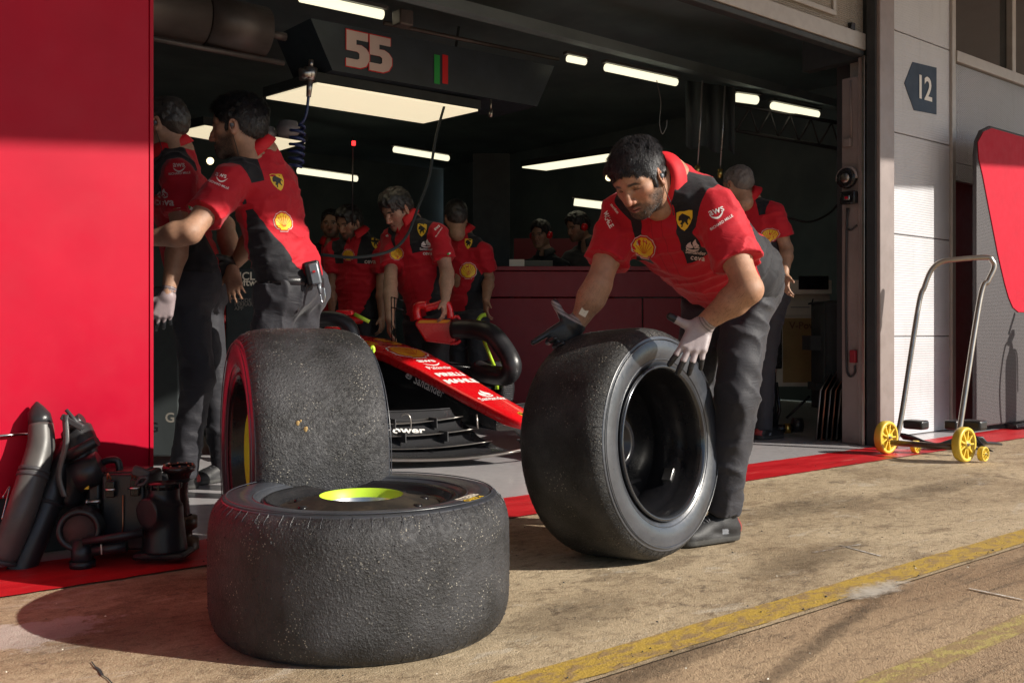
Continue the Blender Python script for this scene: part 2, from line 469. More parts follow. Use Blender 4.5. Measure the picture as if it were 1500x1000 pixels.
def m_concrete():
    m, t, b = newmat('pit_concrete'); o = t.obj()
    st = t.mapv(o, (.8, 1.25, 1)); st2 = t.mapv(o, (.9, 1.35, 1))
    n1 = t.noise(st, 1.1, 7, .66, .5); n2 = t.noise(st2, 3.5, 9, .74, .3); n3 = t.noise(st2, 22, 7, .75); n4 = t.noise(o, 240, 3, .65)
    c = t.mix(t.ramp(n1, [(.30, 0.0), (.70, 1.0)]), (.29, .21, .125), (.60, .48, .32))
    c = t.mix(t.math('MULTIPLY', t.ramp(n2, [(.53, 0.0), (.585, 1.0)]), .55), c, (.17, .115, .065))
    c = t.mix(t.math('MULTIPLY', t.ramp(n2, [(.28, 1.0), (.42, 0.0)]), .6), c, (.68, .55, .37))
    c = t.mix(t.math('MULTIPLY', t.ramp(t.noise(st2, 5, 11, .82, .8), [(.575, 0.0), (.615, 1.0)]), .7), c, (.085, .06, .043))
    c = t.mix(t.math('MULTIPLY', t.ramp(t.noise(t.mapv(o, (.8, 2, 1), loc=(3, 7, 0)), 3.2, 11, .8, .5), [(.565, 0.0), (.61, 1.0)]), .5), c, (.58, .52, .43))
    c = t.mix(t.math('MULTIPLY', t.ramp(n3, [(.30, 1.0), (.50, 0.0)]), .7), c, (.11, .075, .045))
    c = t.mix(t.math('MULTIPLY', t.ramp(n3, [(.58, 0.0), (.75, 1.0)]), .45), c, (.60, .50, .35))
    c = t.mix(t.math('MULTIPLY', t.ramp(n4, [(.54, 0.0), (.70, 1.0)]), .5), c, (.66, .56, .42))
    c = t.mix(t.math('MULTIPLY', t.ramp(n4, [(.30, 1.0), (.44, 0.0)]), .5), c, (.07, .05, .035))
    vor = t.voro(o, 30)
    c = t.mix(t.math('MULTIPLY', t.ramp(vor, [(.04, 1.0), (.08, 0.0)]), .9), c, (.05, .04, .035))
    sk = t.noise(t.mapv(o, (.5, 16, 1), rot=(0, 0, R(-6))), 2.0, 8, .72)
    c = t.mix(t.math('MULTIPLY', t.ramp(sk, [(.62, 0.0), (.70, 1.0)]), .28), c, (.10, .07, .05))
    s = t.sep(o); dx = t.math('SUBTRACT', s[0], .62); dy = t.math('SUBTRACT', s[1], 2.52)
    rr = t.math('ADD', t.math('ADD', t.math('MULTIPLY', dx, dx), t.math('MULTIPLY', t.math('MULTIPLY', dy, dy), 3.0)), t.math('MULTIPLY', t.math('SUBTRACT', t.noise(o, 9, 6, .7), .5), .24))
    c = t.mix(t.ramp(rr, [(.0, .8), (.028, .75), (.04, 0.0)]), c, (.55, .49, .45))
    setc(t, b, 'Base Color', c)
    setc(t, b, 'Roughness', t.ramp(n2, [(.3, .5), (.7, .8)]))
    b.inputs['Specular IOR Level'].default_value = .4
    h = t.math('ADD', t.math('ADD', t.math('MULTIPLY', n3, 1.6), n4), t.math('MULTIPLY', n2, 1.5))
    setc(t, b, 'Normal', t.bump(h, .0042, .9))
    M['concrete'] = m
m_concrete()
def m_lane():
    m, t, b = newmat('lane_asphalt'); o = t.obj()
    st = t.mapv(o, (.6, 2.0, 1)); n1 = t.noise(st, 1.3, 7, .65, .5); n2 = t.noise(st, 9, 8, .75); n4 = t.noise(o, 230, 3, .65); n3 = t.noise(o, 50, 5, .7)
    c = t.mix(t.ramp(n1, [(.35, 0.0), (.65, 1.0)]), (.30, .20, .12), (.47, .34, .215))
    c = t.mix(t.math('MULTIPLY', t.ramp(n2, [(.52, 0.0), (.66, 1.0)]), .6), c, (.09, .065, .045))
    c = t.mix(t.math('MULTIPLY', t.ramp(t.noise(t.mapv(o, (.3, 9, 1), rot=(0, 0, R(10))), 2.0, 6, .65), [(.58, 0.0), (.66, 1.0)]), .6), c, (.07, .05, .035))
    c = t.mix(t.math('MULTIPLY', t.ramp(n4, [(.5, 0.0), (.72, 1.0)]), .4), c, (.52, .40, .27))
    c = t.mix(t.math('MULTIPLY', t.ramp(n3, [(.32, 1.0), (.5, 0.0)]), .5), c, (.12, .08, .05))
    setc(t, b, 'Base Color', c); b.inputs['Roughness'].default_value = .75; b.inputs['Specular IOR Level'].default_value = .3
    setc(t, b, 'Normal', t.bump(t.math('ADD', t.math('MULTIPLY', n3, 1.5), n4), .005, .9))
    M['lane'] = m
m_lane()
def m_line(name, col, wear, under=(.27, .18, .10)):
    m, t, b = newmat(name); o = t.obj()
    n = t.noise(t.mapv(o, (1.0, 2.0, 1)), 16, 9, .75, .3); n2 = t.noise(o, 120, 4, .7)
    c = t.mix(t.ramp(n2, [(.3, 0.0), (.7, 1.0)]), tuple(x*.72 for x in col), col)
    c = t.mix(t.math('MULTIPLY', t.ramp(t.math('ADD', n, t.math('MULTIPLY', n2, .25)), [(wear, 0.0), (wear+.10, 1.0)]), .85), c, under)
    setc(t, b, 'Base Color', c); b.inputs['Roughness'].default_value = .62
    setc(t, b, 'Normal', t.bump(t.math('ADD', n2, n), .003))
    M[name] = m
m_line('line_yellow', (.54, .36, .065), .60)
m_line('line_pale', (.50, .41, .14), .54, (.3, .2, .11))
m_line('line_white', (.75, .72, .68), .58)
def m_patch(name='paint_patch', c0=(.5, .45, .38), c1=(.8, .77, .73), amp=.42, e0=.05, e1=.12, k=.85):
    m, t, b = newmat(name); o = t.obj(); g = t.new('ShaderNodeTexCoord').outputs['Generated']; s = t.sep(g)
    dx = t.math('SUBTRACT', s[0], .5); dy = t.math('SUBTRACT', s[1], .5)
    r = t.math('ADD', t.math('ADD', t.math('MULTIPLY', dx, dx), t.math('MULTIPLY', dy, dy)), t.math('MULTIPLY', t.math('SUBTRACT', t.noise(o, 22, 9, .75), .5), amp))
    setc(t, b, 'Base Color', t.mix(t.noise(o, 90, 4), c0, c1)); b.inputs['Roughness'].default_value = .7
    setc(t, b, 'Alpha', t.ramp(r, [(.0, k), (e0, k), (e1, 0.0)])); M[name] = m
m_patch(e0=.0, e1=.13, k=.75, c0=(.42, .37, .3), c1=(.68, .64, .58)); m_patch('rubber_mark', (.02, .017, .015), (.05, .04, .03), .55, .0, .20, .35); m_patch('oil_stain', (.05, .035, .022), (.10, .07, .045), .7, .0, .30, .26)
def m_redstrip():
    m, t, b = newmat('strip_red'); o = t.obj()
    n = t.noise(t.mapv(o, (.6, 2.6, 1)), 4, 8, .7); n2 = t.noise(o, 160, 3, .6)
    c = t.mix(t.ramp(n, [(.3, 0.0), (.7, 1.0)]), (.42, .006, .012), (.60, .018, .025))
    c = t.mix(t.math('MULTIPLY', t.ramp(t.noise(t.mapv(o, (.4, 7, 1)), 5, 8, .72), [(.60, 0.0), (.68, 1.0)]), .55), c, (.62, .25, .2))
    c = t.mix(t.math('MULTIPLY', t.ramp(t.voro(o, 60), [(.03, 1.0), (.06, 0.0)]), .8), c, (.6, .35, .3))
    setc(t, b, 'Base Color', c); setc(t, b, 'Roughness', t.ramp(n, [(.3, .28), (.7, .5)]))
    setc(t, b, 'Normal', t.bump(t.math('ADD', n2, n), .0015)); M['strip_red'] = m
m_redstrip()
def m_floor():
    m, t, b = newmat('garage_floor_paint'); o = t.obj()
    n = t.noise(o, 2, 6, .6); n2 = t.noise(o, 22, 7, .7)
    c = t.mix(n, (.40, .385, .40), (.50, .48, .49))
    c = t.mix(t.math('MULTIPLY', t.ramp(n2, [(.6, 0.0), (.72, 1.0)]), .4), c, (.2, .18, .17))
    setc(t, b, 'Base Color', c); setc(t, b, 'Roughness', t.ramp(n2, [(.3, .12), (.7, .26)]))
    setc(t, b, 'Normal', t.bump(n, .006, .5)); M['garage_floor'] = m
m_floor()
def m_corrugated(name, col, pitch=.0165, tilt=0.0, metal=.5, rough=.38, dist=.003):
    m, t, b = newmat(name); o = t.obj(); s = t.sep(t.mapv(o, (1, 1, 1), rot=(0, R(tilt), 0)))
    w = t.math('SINE', t.math('MULTIPLY', s[2], 2*math.pi/pitch))
    n = t.noise(o, 3, 6, .6)
    c = t.mix(t.ramp(n, [(.3, 0.0), (.7, 1.0)]), tuple(x*.88 for x in col), col)
    c = t.mix(t.math('MULTIPLY', t.ramp(t.noise(t.mapv(o, (6, 6, .7)), 3, 6, .7), [(.55, 0.0), (.75, 1.0)]), .3), c, tuple(x*.55 for x in col))
    setc(t, b, 'Base Color', c); b.inputs['Metallic'].default_value = metal
    setc(t, b, 'Roughness', t.ramp(n, [(.3, rough-.06), (.7, rough+.08)]))
    setc(t, b, 'Normal', t.bump(w, dist, .8)); M[name] = m
m_corrugated('corrugated', (.54, .54, .57), metal=.1, rough=.45, dist=.0007)
m_corrugated('corrugated_door', (.34, .30, .26), .012, 0, .3, .45)
m_corrugated('corrugated_grey', (.40, .41, .45), .014, 35, .5, .36)
def m_carbon(name='carbon', col=(.02, .02, .022), sc=260, rough=.28, coat=.5):
    m, t, b = newmat(name); o = t.obj(); s = t.sep(t.mapv(o, (1, 1, 1), rot=(R(20), R(30), R(45))))
    a = t.math('SINE', t.math('MULTIPLY', s[0], sc*4)); c_ = t.math('SINE', t.math('MULTIPLY', s[1], sc*4)); w = t.math('MULTIPLY', a, c_)
    c = t.mix(t.ramp(w, [(.0, 0.0), (.5, 1.0)]), tuple(x*.45 for x in col), tuple(x*2.4 for x in col))
    setc(t, b, 'Base Color', c); b.inputs['Roughness'].default_value = rough; b.inputs['Coat Weight'].default_value = coat
    setc(t, b, 'Normal', t.bump(w, .0006, .6)); M[name] = m
m_carbon('carbon', (.035, .035, .038), 260, .22, .8); m_carbon('mesh_cloth', (.05, .044, .048), 330, .6, 0.0)
def m_tread(name, seed, base=(.019, .019, .021), spec=.5):
    m, t, b = newmat(name); o = t.mapv(t.obj(), loc=(seed, seed*.7, seed*1.3))
    n = t.noise(o, 9, 6, .6); n2 = t.noise(o, 95, 5, .68); n3 = t.noise(o, 330, 4, .7); v = t.voro(o, 120)
    c = t.mix(t.ramp(n, [(.35, 0.0), (.68, 1.0)]), tuple(x*.6 for x in base), tuple(x*2.3 for x in base))
    c = t.mix(t.math('MULTIPLY', t.ramp(n3, [(.55, 0.0), (.75, 1.0)]), .45), c, (.075, .073, .072))
    sp = t.math('MULTIPLY', t.ramp(t.voro(o, 130), [(.17, 1.0), (.24, 0.0)]), t.ramp(t.noise(o, 13, 5, .6), [(.50, 0.0), (.66, 1.0)]))
    c = t.mix(t.math('MULTIPLY', sp, .85), c, (.40, .37, .31))
    setc(t, b, 'Base Color', c); setc(t, b, 'Roughness', t.ramp(n2, [(.3, .36), (.7, .58)]))
    b.inputs['Specular IOR Level'].default_value = spec
    h = t.math('ADD', t.math('MULTIPLY', t.ramp(n2, [(.50, 0.0), (.72, 1.0)]), .9), t.math('ADD', t.math('MULTIPLY', n3, 1.2), t.math('MULTIPLY', t.ramp(v, [(.1, 1.0), (.5, 0.0)]), .5)))
    setc(t, b, 'Normal', t.bump(h, .0024, .75)); M[name] = m
m_tread('tread_a', 0); m_tread('tread_b', 3); m_tread('tread_c', 6, (.024, .024, .024), .35)
def m_sidewall():
    m, t, b = newmat('sidewall_rubber'); o = t.obj()
    n = t.noise(o, 6, 6, .65, .4); n2 = t.noise(o, 70, 6, .7)
    c = t.mix(t.ramp(n, [(.3, 0.0), (.7, 1.0)]), (.024, .027, .034), (.055, .062, .078))
    c = t.mix(t.math('MULTIPLY', t.ramp(n2, [(.6, 0.0), (.75, 1.0)]), .4), c, (.11, .105, .10))
    setc(t, b, 'Base Color', c); setc(t, b, 'Roughness', t.ramp(n2, [(.3, .26), (.7, .42)]))
    setc(t, b, 'Normal', t.bump(t.math('ADD', n2, n), .0007)); b.inputs['Specular IOR Level'].default_value = .7; b.inputs['Coat Weight'].default_value = .6; b.inputs['Coat Roughness'].default_value = .24
    M['sidewall'] = m
m_sidewall()
# ---- figure materials
def m_vcol(name, rough, bs=0, bump=0.0, sss=0.0, var=.1, ns=40, spec=.5, sheen=0.0):
    m, t, b = newmat(name); o = t.obj(); c = t.attr('Col', 'Color')
    n = t.noise(o, ns, 5, .6)
    k = t.ramp(n, [(.3, 1-var), (.7, 1+0.0)])
    c2 = t.mix(t.math('SUBTRACT', 1.0, k), c, (0, 0, 0))
    setc(t, b, 'Base Color', c2); b.inputs['Roughness'].default_value = rough; b.inputs['Specular IOR Level'].default_value = spec
    if sheen: b.inputs['Sheen Weight'].default_value = sheen
    if bump: setc(t, b, 'Normal', t.bump(t.noise(o, bs, 4, .6), bump))
    if sss:
        b.inputs['Subsurface Weight'].default_value = sss; b.inputs['Subsurface Radius'].default_value = (.008, .003, .0015); b.inputs['Subsurface Scale'].default_value = 1.0
    M[name] = m
m_vcol('skin', .46, 750, .0010, .10, .22, 70)
m_vcol('glove', .34, 350, .0007, 0, .12, 60)
m_vcol('cloth_plain', .8, 420, .0007, 0, .18, 8, .25, .15)
m_vcol('shoe', .55, 300, .0008, 0, .25, 60)
def m_trouser():
    m, t, b = newmat('trouser_cloth'); o = t.obj(); c = t.attr('Col', 'Color')
    n = t.noise(o, 7, 5, .6); w = t.noise(t.mapv(o, (1, 1, 2.6)), 9, 4, .55, 1.2)
    c2 = t.mix(t.ramp(n, [(.3, .0), (.7, .28)]), c, (.012, .012, .014))
    setc(t, b, 'Base Color', c2); b.inputs['Roughness'].default_value = .62; b.inputs['Specular IOR Level'].default_value = .35
    b.inputs['Sheen Weight'].default_value = .1
    setc(t, b, 'Normal', t.bump(w, .009, .5, t.bump(t.noise(o, 420, 3), .0007))); M['trouser'] = m
m_trouser()
def m_shirt():
    m, t, b = newmat('team_shirt'); T = t.sep(t.attr('T')); A = t.attr('A', 'Fac'); o = t.obj()
    u, w, v = T[0], T[1], T[2]; au = t.math('ABSOLUTE', u)
    G = lambda a, x: t.math('GREATER_THAN', a, x)
    Ls = lambda a, x: t.math('LESS_THAN', a, x)
    mul = lambda *a: a[0] if len(a) == 1 else t.math('MULTIPLY', a[0], mul(*a[1:]))
    body = Ls(A, .0)
    yoke = mul(body, G(au, .062), G(v, t.math('ADD', .665, t.math('MULTIPLY', Ls(w, .0), .14))), G(w, t.math('SUBTRACT', .03, t.math('MULTIPLY', au, .85))))
    wd = t.math('ADD', .018, t.math('MULTIPLY', t.math('MAXIMUM', t.math('SUBTRACT', .60, v), 0.0), .18))
    side = mul(body, Ls(v, .62), G(au, .07), Ls(t.math('ABSOLUTE', t.math('SUBTRACT', w, .0)), wd))
    blk = t.math('MAXIMUM', yoke, side)
    n = t.noise(o, 9, 5, .6)
    red = t.mix(n, (.40, .004, .016), (.55, .008, .022))
    c = t.mix(blk, red, (.012, .012, .016))
    # placket seam
    pl = mul(body, G(w, 0.02), Ls(t.math('ABSOLUTE', t.math('SUBTRACT', au, .018)), .0012))
    c = t.mix(t.math('MULTIPLY', pl, .6), c, (.2, .004, .01))
    setc(t, b, 'Base Color', c); b.inputs['Roughness'].default_value = .68; b.inputs['Specular IOR Level'].default_value = .3
    b.inputs['Sheen Weight'].default_value = .12
    wr = t.noise(t.mapv(o, (1, 1, 1.9)), 8, 4, .55, 1.3)
    setc(t, b, 'Normal', t.bump(wr, .010, .5, t.bump(t.noise(o, 600, 3), .0006))); M['shirt'] = m
m_shirt()
def m_hair():
    m, t, b = newmat('hair_strands'); c = t.attr('Col', 'Color')
    setc(t, b, 'Base Color', c); b.inputs['Roughness'].default_value = .36; b.inputs['Specular IOR Level'].default_value = .55
    b.inputs['Anisotropic'].default_value = .4
    setc(t, b, 'Normal', t.bump(t.noise(t.mapv(t.obj(), (1, 1, .35)), 260, 4), .003)); M['hair'] = m
m_hair()
# ================================================================ setting
X0, Y0, Z0 = Vector((1, 0, 0)), Vector((0, 1, 0)), Vector((0, 0, 1))
def rect(name, x0, x1, y0, y1, z, m, kind='structure', sub=1):
    b = MB(); b.poly([(x0, y0, z), (x1, y0, z), (x1, y1, z), (x0, y1, z)]); o = b.build(name, m, fix=False)
    if kind: o['kind'] = kind
    return o
YS0, YS1 = 2.90, 3.26
rect('ground', -400, 400, -400, 400, -.012, M['lane'])
rect('pit_lane_road', -30, 40, -20, 1.4515, .004, M['lane'])
rect('pavement', -30, 40, 1.452, YS1+.05, .006, M['concrete'])
def worn_line(name, y0, y1, z, m, x0=-3, x1=16):
    n = 340; rows = [[], [], [], []]
    rnd = random.Random(5)
    for i in range(n+1):
        x = x0+(x1-x0)*i/n
        rows[0].append((x, y0+rnd.uniform(-.004, .004), z)); rows[1].append((x, y0+.02, z)); rows[2].append((x, y1-.02, z)); rows[3].append((x, y1+rnd.uniform(-.003, .003), z))
    b = MB(); b.sheet(rows); o = b.build(name, m, fix=False); o['kind'] = 'structure'; return o
worn_line('yellow_lane_line', 1.462, 1.565, .010, M['line_yellow'])
worn_line('pale_lane_line', 1.03, 1.10, .008, M['line_pale'])
worn_line('red_floor_strip', YS0, YS1, .011, M['strip_red'], -3, 12)
rect('garage_floor', -4, 14, YS1, 14, .010, M['garage_floor'])
# bits of old paint and a crack
def mark(name, px, py, lx, ly, rot, m, z=.0120):
    q = GZ(px, py); u = Vector((math.cos(R(rot)), math.sin(R(rot)), 0)); v = Vector((-u.y, u.x, 0)); c = Vector((q.x, q.y, 0))
    bm_ = MB(); bm_.poly([(-lx, -ly, 0), (lx, -ly, 0), (lx, ly, 0), (-lx, ly, 0)]); o = bm_.build(name, m, fix=False); o.location = c+Z0*z; o.rotation_euler = (0, 0, R(rot)); o['kind'] = 'structure'
mark('rubber_mark', 1210, 942, .75, .035, 14, M['rubber_mark']); mark('rubber_mark', 960, 985, .45, .05, 4, M['rubber_mark']); 
mark('oil_stain', 835, 905, .28, .12, 10, M['oil_stain'], .0092); mark('oil_stain', 1180, 745, .45, .14, 0, M['oil_stain'], .0094); mark('oil_stain', 1380, 716, .6, .10, 0, M['oil_stain'], .0096); mark('oil_stain', 200, 925, .30, .16, 0, M['oil_stain'], .0098); mark('oil_stain', 1190, 820, .4, .10, 5, M['oil_stain'], .0088)

def blob(name, c, rx, ry, z, m, rot=0, seed=1, n=26, j=.35):
    rnd = random.Random(seed); b = MB(); pts = []
    for i in range(n):
        a = 2*math.pi*i/n; k = 1+rnd.uniform(-j, j); x = math.cos(a)*rx*k; y = math.sin(a)*ry*k
        pts.append((c.x+x*math.cos(rot)-y*math.sin(rot), c.y+x*math.sin(rot)+y*math.cos(rot), z))
    b.poly(pts); o = b.build(name, m, fix=False); o['kind'] = 'structure'; return o
q = GZ(1283, 869); o = rect('paint_patch', q.x-.24, q.x+.24, q.y-.075, q.y+.075, .0135, M['paint_patch'])
b = MB()
for pts, w in (([(1190, 812), (1260, 800)], .006), ([(1230, 801), (1290, 817)], .006), ([(1420, 865), (1500, 882)], .006)):
    p0, p1 = GZ(*pts[0]), GZ(*pts[1]); d = (p1-p0).normalized(); n = Vector((-d.y, d.x, 0))*w
    b.poly([p0-n+Z0*.0078, p1-n+Z0*.0078, p1+n*.6+Z0*.0078, p0+n*.6+Z0*.0078])
tag(b.build('chalk_mark', M['line_white'], fix=False), kind='structure')
b = MB(); q = [GZ(134, 974), GZ(140, 982), GZ(146, 986), GZ(150, 994), GZ(158, 999), GZ(166, 1008)]
for i in range(len(q)-1):
    d = (q[i+1]-q[i]).normalized(); n = Vector((-d.y, d.x, 0))*(.003 if i in (1, 2) else .0015); z = Z0*.0085
    b.poly([q[i]-n+z, q[i+1]-n+z, q[i+1]+n+z, q[i]+n+z])
tag(b.build('pavement_crack', M['black_matt'], fix=False), kind='structure')
# loose marbles of rubber and grit
def grit(name, pts, r0, r1, m, seed=1, parent=None, nrm=None, flat=.6):
    rnd = random.Random(seed); V = []; F_ = []
    for k, p in enumerate(pts):
        r = rnd.uniform(r0, r1)*rnd.uniform(.5, 1); base = len(V)
        n = Vector(nrm[k]) if nrm else Z0
        u = n.orthogonal().normalized(); w = n.cross(u); a0 = rnd.random()*6
        e = rnd.uniform(.6, 1.6)
        for i in range(4):
            a = a0+i*math.pi/2+rnd.uniform(-.3, .3); V.append(Vector(p)+(u*math.cos(a)*e+w*math.sin(a))*r-n*r*.25)
        V.append(Vector(p)+n*r*flat+(u*rnd.uniform(-.3, .3)+w*rnd.uniform(-.3, .3))*r)
        F_ += [(base+i, base+(i+1) % 4, base+4) for i in range(4)]
    me = bpy.data.meshes.new(name); me.from_pydata(V, [], F_); me.update()
    return link(name, me, m, parent)
rnd = random.Random(11); pts = []
for _ in range(900):
    x, y = rnd.uniform(0, 8), rnd.uniform(.7, 3.1)
    if rnd.random() < .35: y = rnd.gauss(1.45, .05)
    pts.append((x, y, .012 if y > 1.455 else .004))
tag(grit('loose_grit', pts, .0012, .0045, M['black_matt'], 2), kind='stuff', label='tiny dark rubber crumbs and grit scattered on the pit lane concrete')
pts = [(rnd.uniform(0, 8), rnd.uniform(.7, 3.0), .012) for _ in range(260)]
tag(grit('pale_grit', pts, .0012, .004, M['cream'], 3), kind='stuff', label='tiny pale stone chips scattered on the pit lane concrete')
# ---- garage shell
def boxo(name, x0, x1, y0, y1, z0, z1, m, parent=None, bevel=0.0):
    b = MB(); b.box(((x0+x1)/2, (y0+y1)/2, (z0+z1)/2), (x1-x0, y1-y0, z1-z0), bevel=bevel); return b.build(name, m, parent)
tag(boxo('ceiling', -4, 9, 3.75, 12.4, 3.1, 3.2, M['dark_teal']), kind='structure')
tag(boxo('back_wall', -4, 9, 12.0, 12.2, .02, 3.1, M['dark_teal']), 'dark back wall closing the rear of the garage', 'wall')
tag(boxo('side_wall', 8.6, 8.8, 3.8, 11.9, .02, 3.1, M['dark_teal']), 'dark partition wall on the right side inside the garage', 'wall')
tag(boxo('side_wall', -1.2, -1.0, 3.8, 11.9, .02, 3.1, M['dark_teal']), 'dark partition wall on the left side inside the garage', 'wall')
# unseen overhang added behind and above camera; slanted edge shades the red wall's top
b = MB(); b.hexa([(-14, -3.4, 4.0), (-14, 3.3, 4.0), (16, 3.3, 4.0), (16, .8, 4.0)][::1]+[(-14, -3.4, 4.15), (-14, 3.3, 4.15), (16, 3.3, 4.15), (16, .8, 4.15)])
cano = b.build('unseen_shade_canopy', mat('canopy_white', (.62, .64, .68), .6)); cano['kind'] = 'structure'
# ---- red wall on the left
YP = 3.36
t_ = thing('red_wall', 'glossy red wall panel with a shaded top at the left of the garage opening', 'wall', (0, YP, 0))
xr = PY(219, 480, YP).x
boxo('panel', -3.0, xr, YP, YP+.05, .20, 2.9, M['red_paint'], t_, .004)
boxo('edge_trim', xr+.0005, xr+.012, YP-.004, YP+.056, .20, 2.9, M['red_paint'], t_)
boxo('plinth', -3.0, xr-.02, YP+.03, YP+.06, .012, .199, M['black_matt'], t_)
t_ = thing('upper_wall', 'dark upper wall above the red panel', 'wall', (0, YP, 2.9))
boxo('panel', -3.0, xr, YP+.06, YP+.2, 2.9, 4.0, M['dark_teal'], t_)
# ---- rolled up door on the right top
YD = 3.345; XR = 5.615
zd = lambda y: PY(1267, y, YD).z
t_ = thing('sectional_door', 'raised beige sectional garage door with a framed window', 'door', (4, YD, zd(84)))
xe = XR-.004
boxo('rubber_seal', -1, xe, YD-.01, YD+.05, zd(84), zd(76), M['rubber_seal'], t_, .006)
boxo('bottom_rail', -1, xe, YD-.02, YD+.05, zd(75.8), zd(52), M['beige_metal'], t_, .004)
boxo('panel', -1, xe, YD, YD+.04, zd(51.8), 3.9, M['corrugated_door'], t_)
wq = PY(1221, 25, YD); wx, wz = wq.x, wq.z
boxo('window_frame', wx-1.3, wx, YD-.022, YD-.001, wz, wz+.032, M['beige_metal'], t_, .003)
boxo('window_frame', wx-.032, wx, YD-.021, YD-.001, wz+.033, 3.6, M['beige_metal'], t_, .003)
boxo('window_frame', wx-1.3, wx-1.268, YD-.021, YD-.001, wz+.033, 3.6, M['beige_metal'], t_, .003)
boxo('window_insert', wx-1.265, wx-.034, YD-.008, YD-.002, wz+.034, 3.6, M['corrugated_door'], t_)
sp = PY(1245, 40, YD); boxo('sensor', sp.x-.022, sp.x+.022, YD-.025, YD-.001, sp.z-.022, sp.z+.022, M['black_gloss'], t_, .003)
# ---- door guide and post on the reveal of the opening
t_ = thing('door_post', 'brown grey steel door guide post with a round motor control', 'post', (XR, 3.45, 0))
yy = lambda px: PX(px, 400, XR).y
boxo('post', XR, XR+.08, yy(1257.5), yy(1233), .012, PX(1240, 115, XR).z, M['brown_metal'], t_, .004)
boxo('guide_rail', XR-.012, XR+.04, yy(1264), yy(1258.3), .012, zd(84)-.002, M['brown_metal'], t_, .003)
boxo('guide_rail', XR-.022, XR+.02, yy(1269), yy(1265), .012, zd(84)-.002, M['steel'], t_, .002)
boxo('backing', XR+.02, XR+.1, yy(1268), yy(1233)+.3, zd(84), 3.9, M['black_matt'], t_)
q = PX(1244, 262, XR)
b = MB(); b.lathe([(0, .0), (0, .058), (.02, .064), (.045, .062), (.05, .05), (.05, 0)], (XR, q.y, q.z), -X0, 32); k_ = b.build('control_housing', M['black_gloss'], t_)
b = MB(); b.tube([Vector((XR-.03, q.y+math.cos(a)*.066, q.z+math.sin(a)*.066)) for a in [R(x) for x in range(-10, 200, 14)]], .010, 8); b.build('control_hood', M['brown_metal'], t_)
b = MB(); b.lathe([(.05, .0), (.054, .028), (.05, .030)], (XR, q.y, q.z), -X0, 24); b.box((XR-.056, q.y, q.z), (.004, .045, .007), (X0, Vector((0, 1, 1)).normalized(), Vector((0, -1, 1)).normalized())); b.build('control_knob', M['steel'], k_)
q2 = PX(1247, 288, XR); boxo('switch_box', XR-.05, XR-.001, q2.y-.05, q2.y+.05, q2.z-.05, q2.z+.03, M['black_gloss'], t_, .008)
boxo('switch', XR-.056, XR-.0505, q2.y-.02, q2.y+.02, q2.z-.025, q2.z+.0, M['chrome'], t_, .002)
boxo('switch', XR-.060, XR-.0565, q2.y-.01, q2.y+.01, q2.z-.02, q2.z-.005, M['red_paint'], t_, .001)
b = MB(); b.tube(bez([PX(x, y, XR-.01) for x, y in [(1243, 305), (1240, 330), (1246, 337), (1255, 330)]], 8), .006, 8); b.build('cable', M['black_plastic'], t_)
b = MB(); b.tube(bez([PX(x, y, XR-.008) for x, y in [(1241, 305), (1239, 420), (1240, 530), (1242, 547), (1247, 551), (1252, 545), (1252, 535)]], 8), .007, 8); b.build('cable', M['black_plastic'], t_)
q = PX(1252, 523, XR); boxo('socket', XR-.03, XR-.001, q.y-.02, q.y+.02, q.z-.035, q.z+.045, M['red_dark'], t_, .005)
q = PX(1243, 210, XR); boxo('junction_box', XR-.03, XR-.001, q.y-.028, q.y+.028, q.z-.025, q.z+.025, M['brown_metal'], t_, .004)
b = MB(); b.tube([PX(1246, 118, XR-.006), PX(1247, 205, XR-.006)], .005, 8); b.build('conduit', M['brown_metal'], t_)
# dark rubber gap
tag(boxo('door_seal_strip', XR-.008, XR+.045, PX(1283.5, 300, XR).y, PX(1270, 300, XR).y, .012, 4.0, M['rubber_seal'], None, .003), 'tall black rubber seal strip between door post and column', 'seal')
# ---- column with white corrugated panels and bay sign
t_ = thing('pit_wall_column', 'building column clad in white corrugated panels, bay twelve', 'column', (6.5, 3.47, 0))
xa, xb = PY(1283, 400, 3.26).x, PY(1305, 400, 3.26).x
boxo('corner_post', max(xa, XR+.005), xb, 3.235, 3.265, .012, 4.0, M['brown_metal'], t_, .006)
YW = 3.47
xc, xd = PY(1307, 400, YW).x, PY(1391, 400, YW).x
boxo('edge_strip', xb-.09, xb+.05, 3.266, 3.49, .012, 4.0, M['cream'] if 0 else M['beige_metal'], t_, .006)
zs = [.012, .68, 1.363, 2.04, 2.72, 3.4, 4.0]
for z0, z1 in zip(zs, zs[1:]):
    boxo('cladding_panel', xb+.05, xd, YW, YW+.03, z0+.003, z1-.003, M['corrugated'], t_, .003)
boxo('backing', xb+.05, xd, YW+.031, YW+.2, .012, 4.0, M['dark_grey'], t_)
boxo('gutter_post', xd+.001, xd+.055, YW-.02, YW+.05, .012, 4.0, M['beige_metal'], t_, .004)
c0 = PY(1325, 122, YW-.004)
b = MB(); pg = [PY(x, y, YW-.004) for x, y in [(1325, 122), (1339, 161.5), (1372, 168), (1372, 99.5), (1337, 91)]]
b.prism(pg, (0, .003, 0)); b.build('bay_sign', M['grey_ink'] if 0 else mat('sign_blue_grey', (.028, .048, .085), .5, spec=.25), t_)
q = PY(1354, 131, YW-.006); decal('bay_number', text2d('12', .02, 0, .95), M['white_ink'], q, X0, Z0, t_, None, .225, .001)
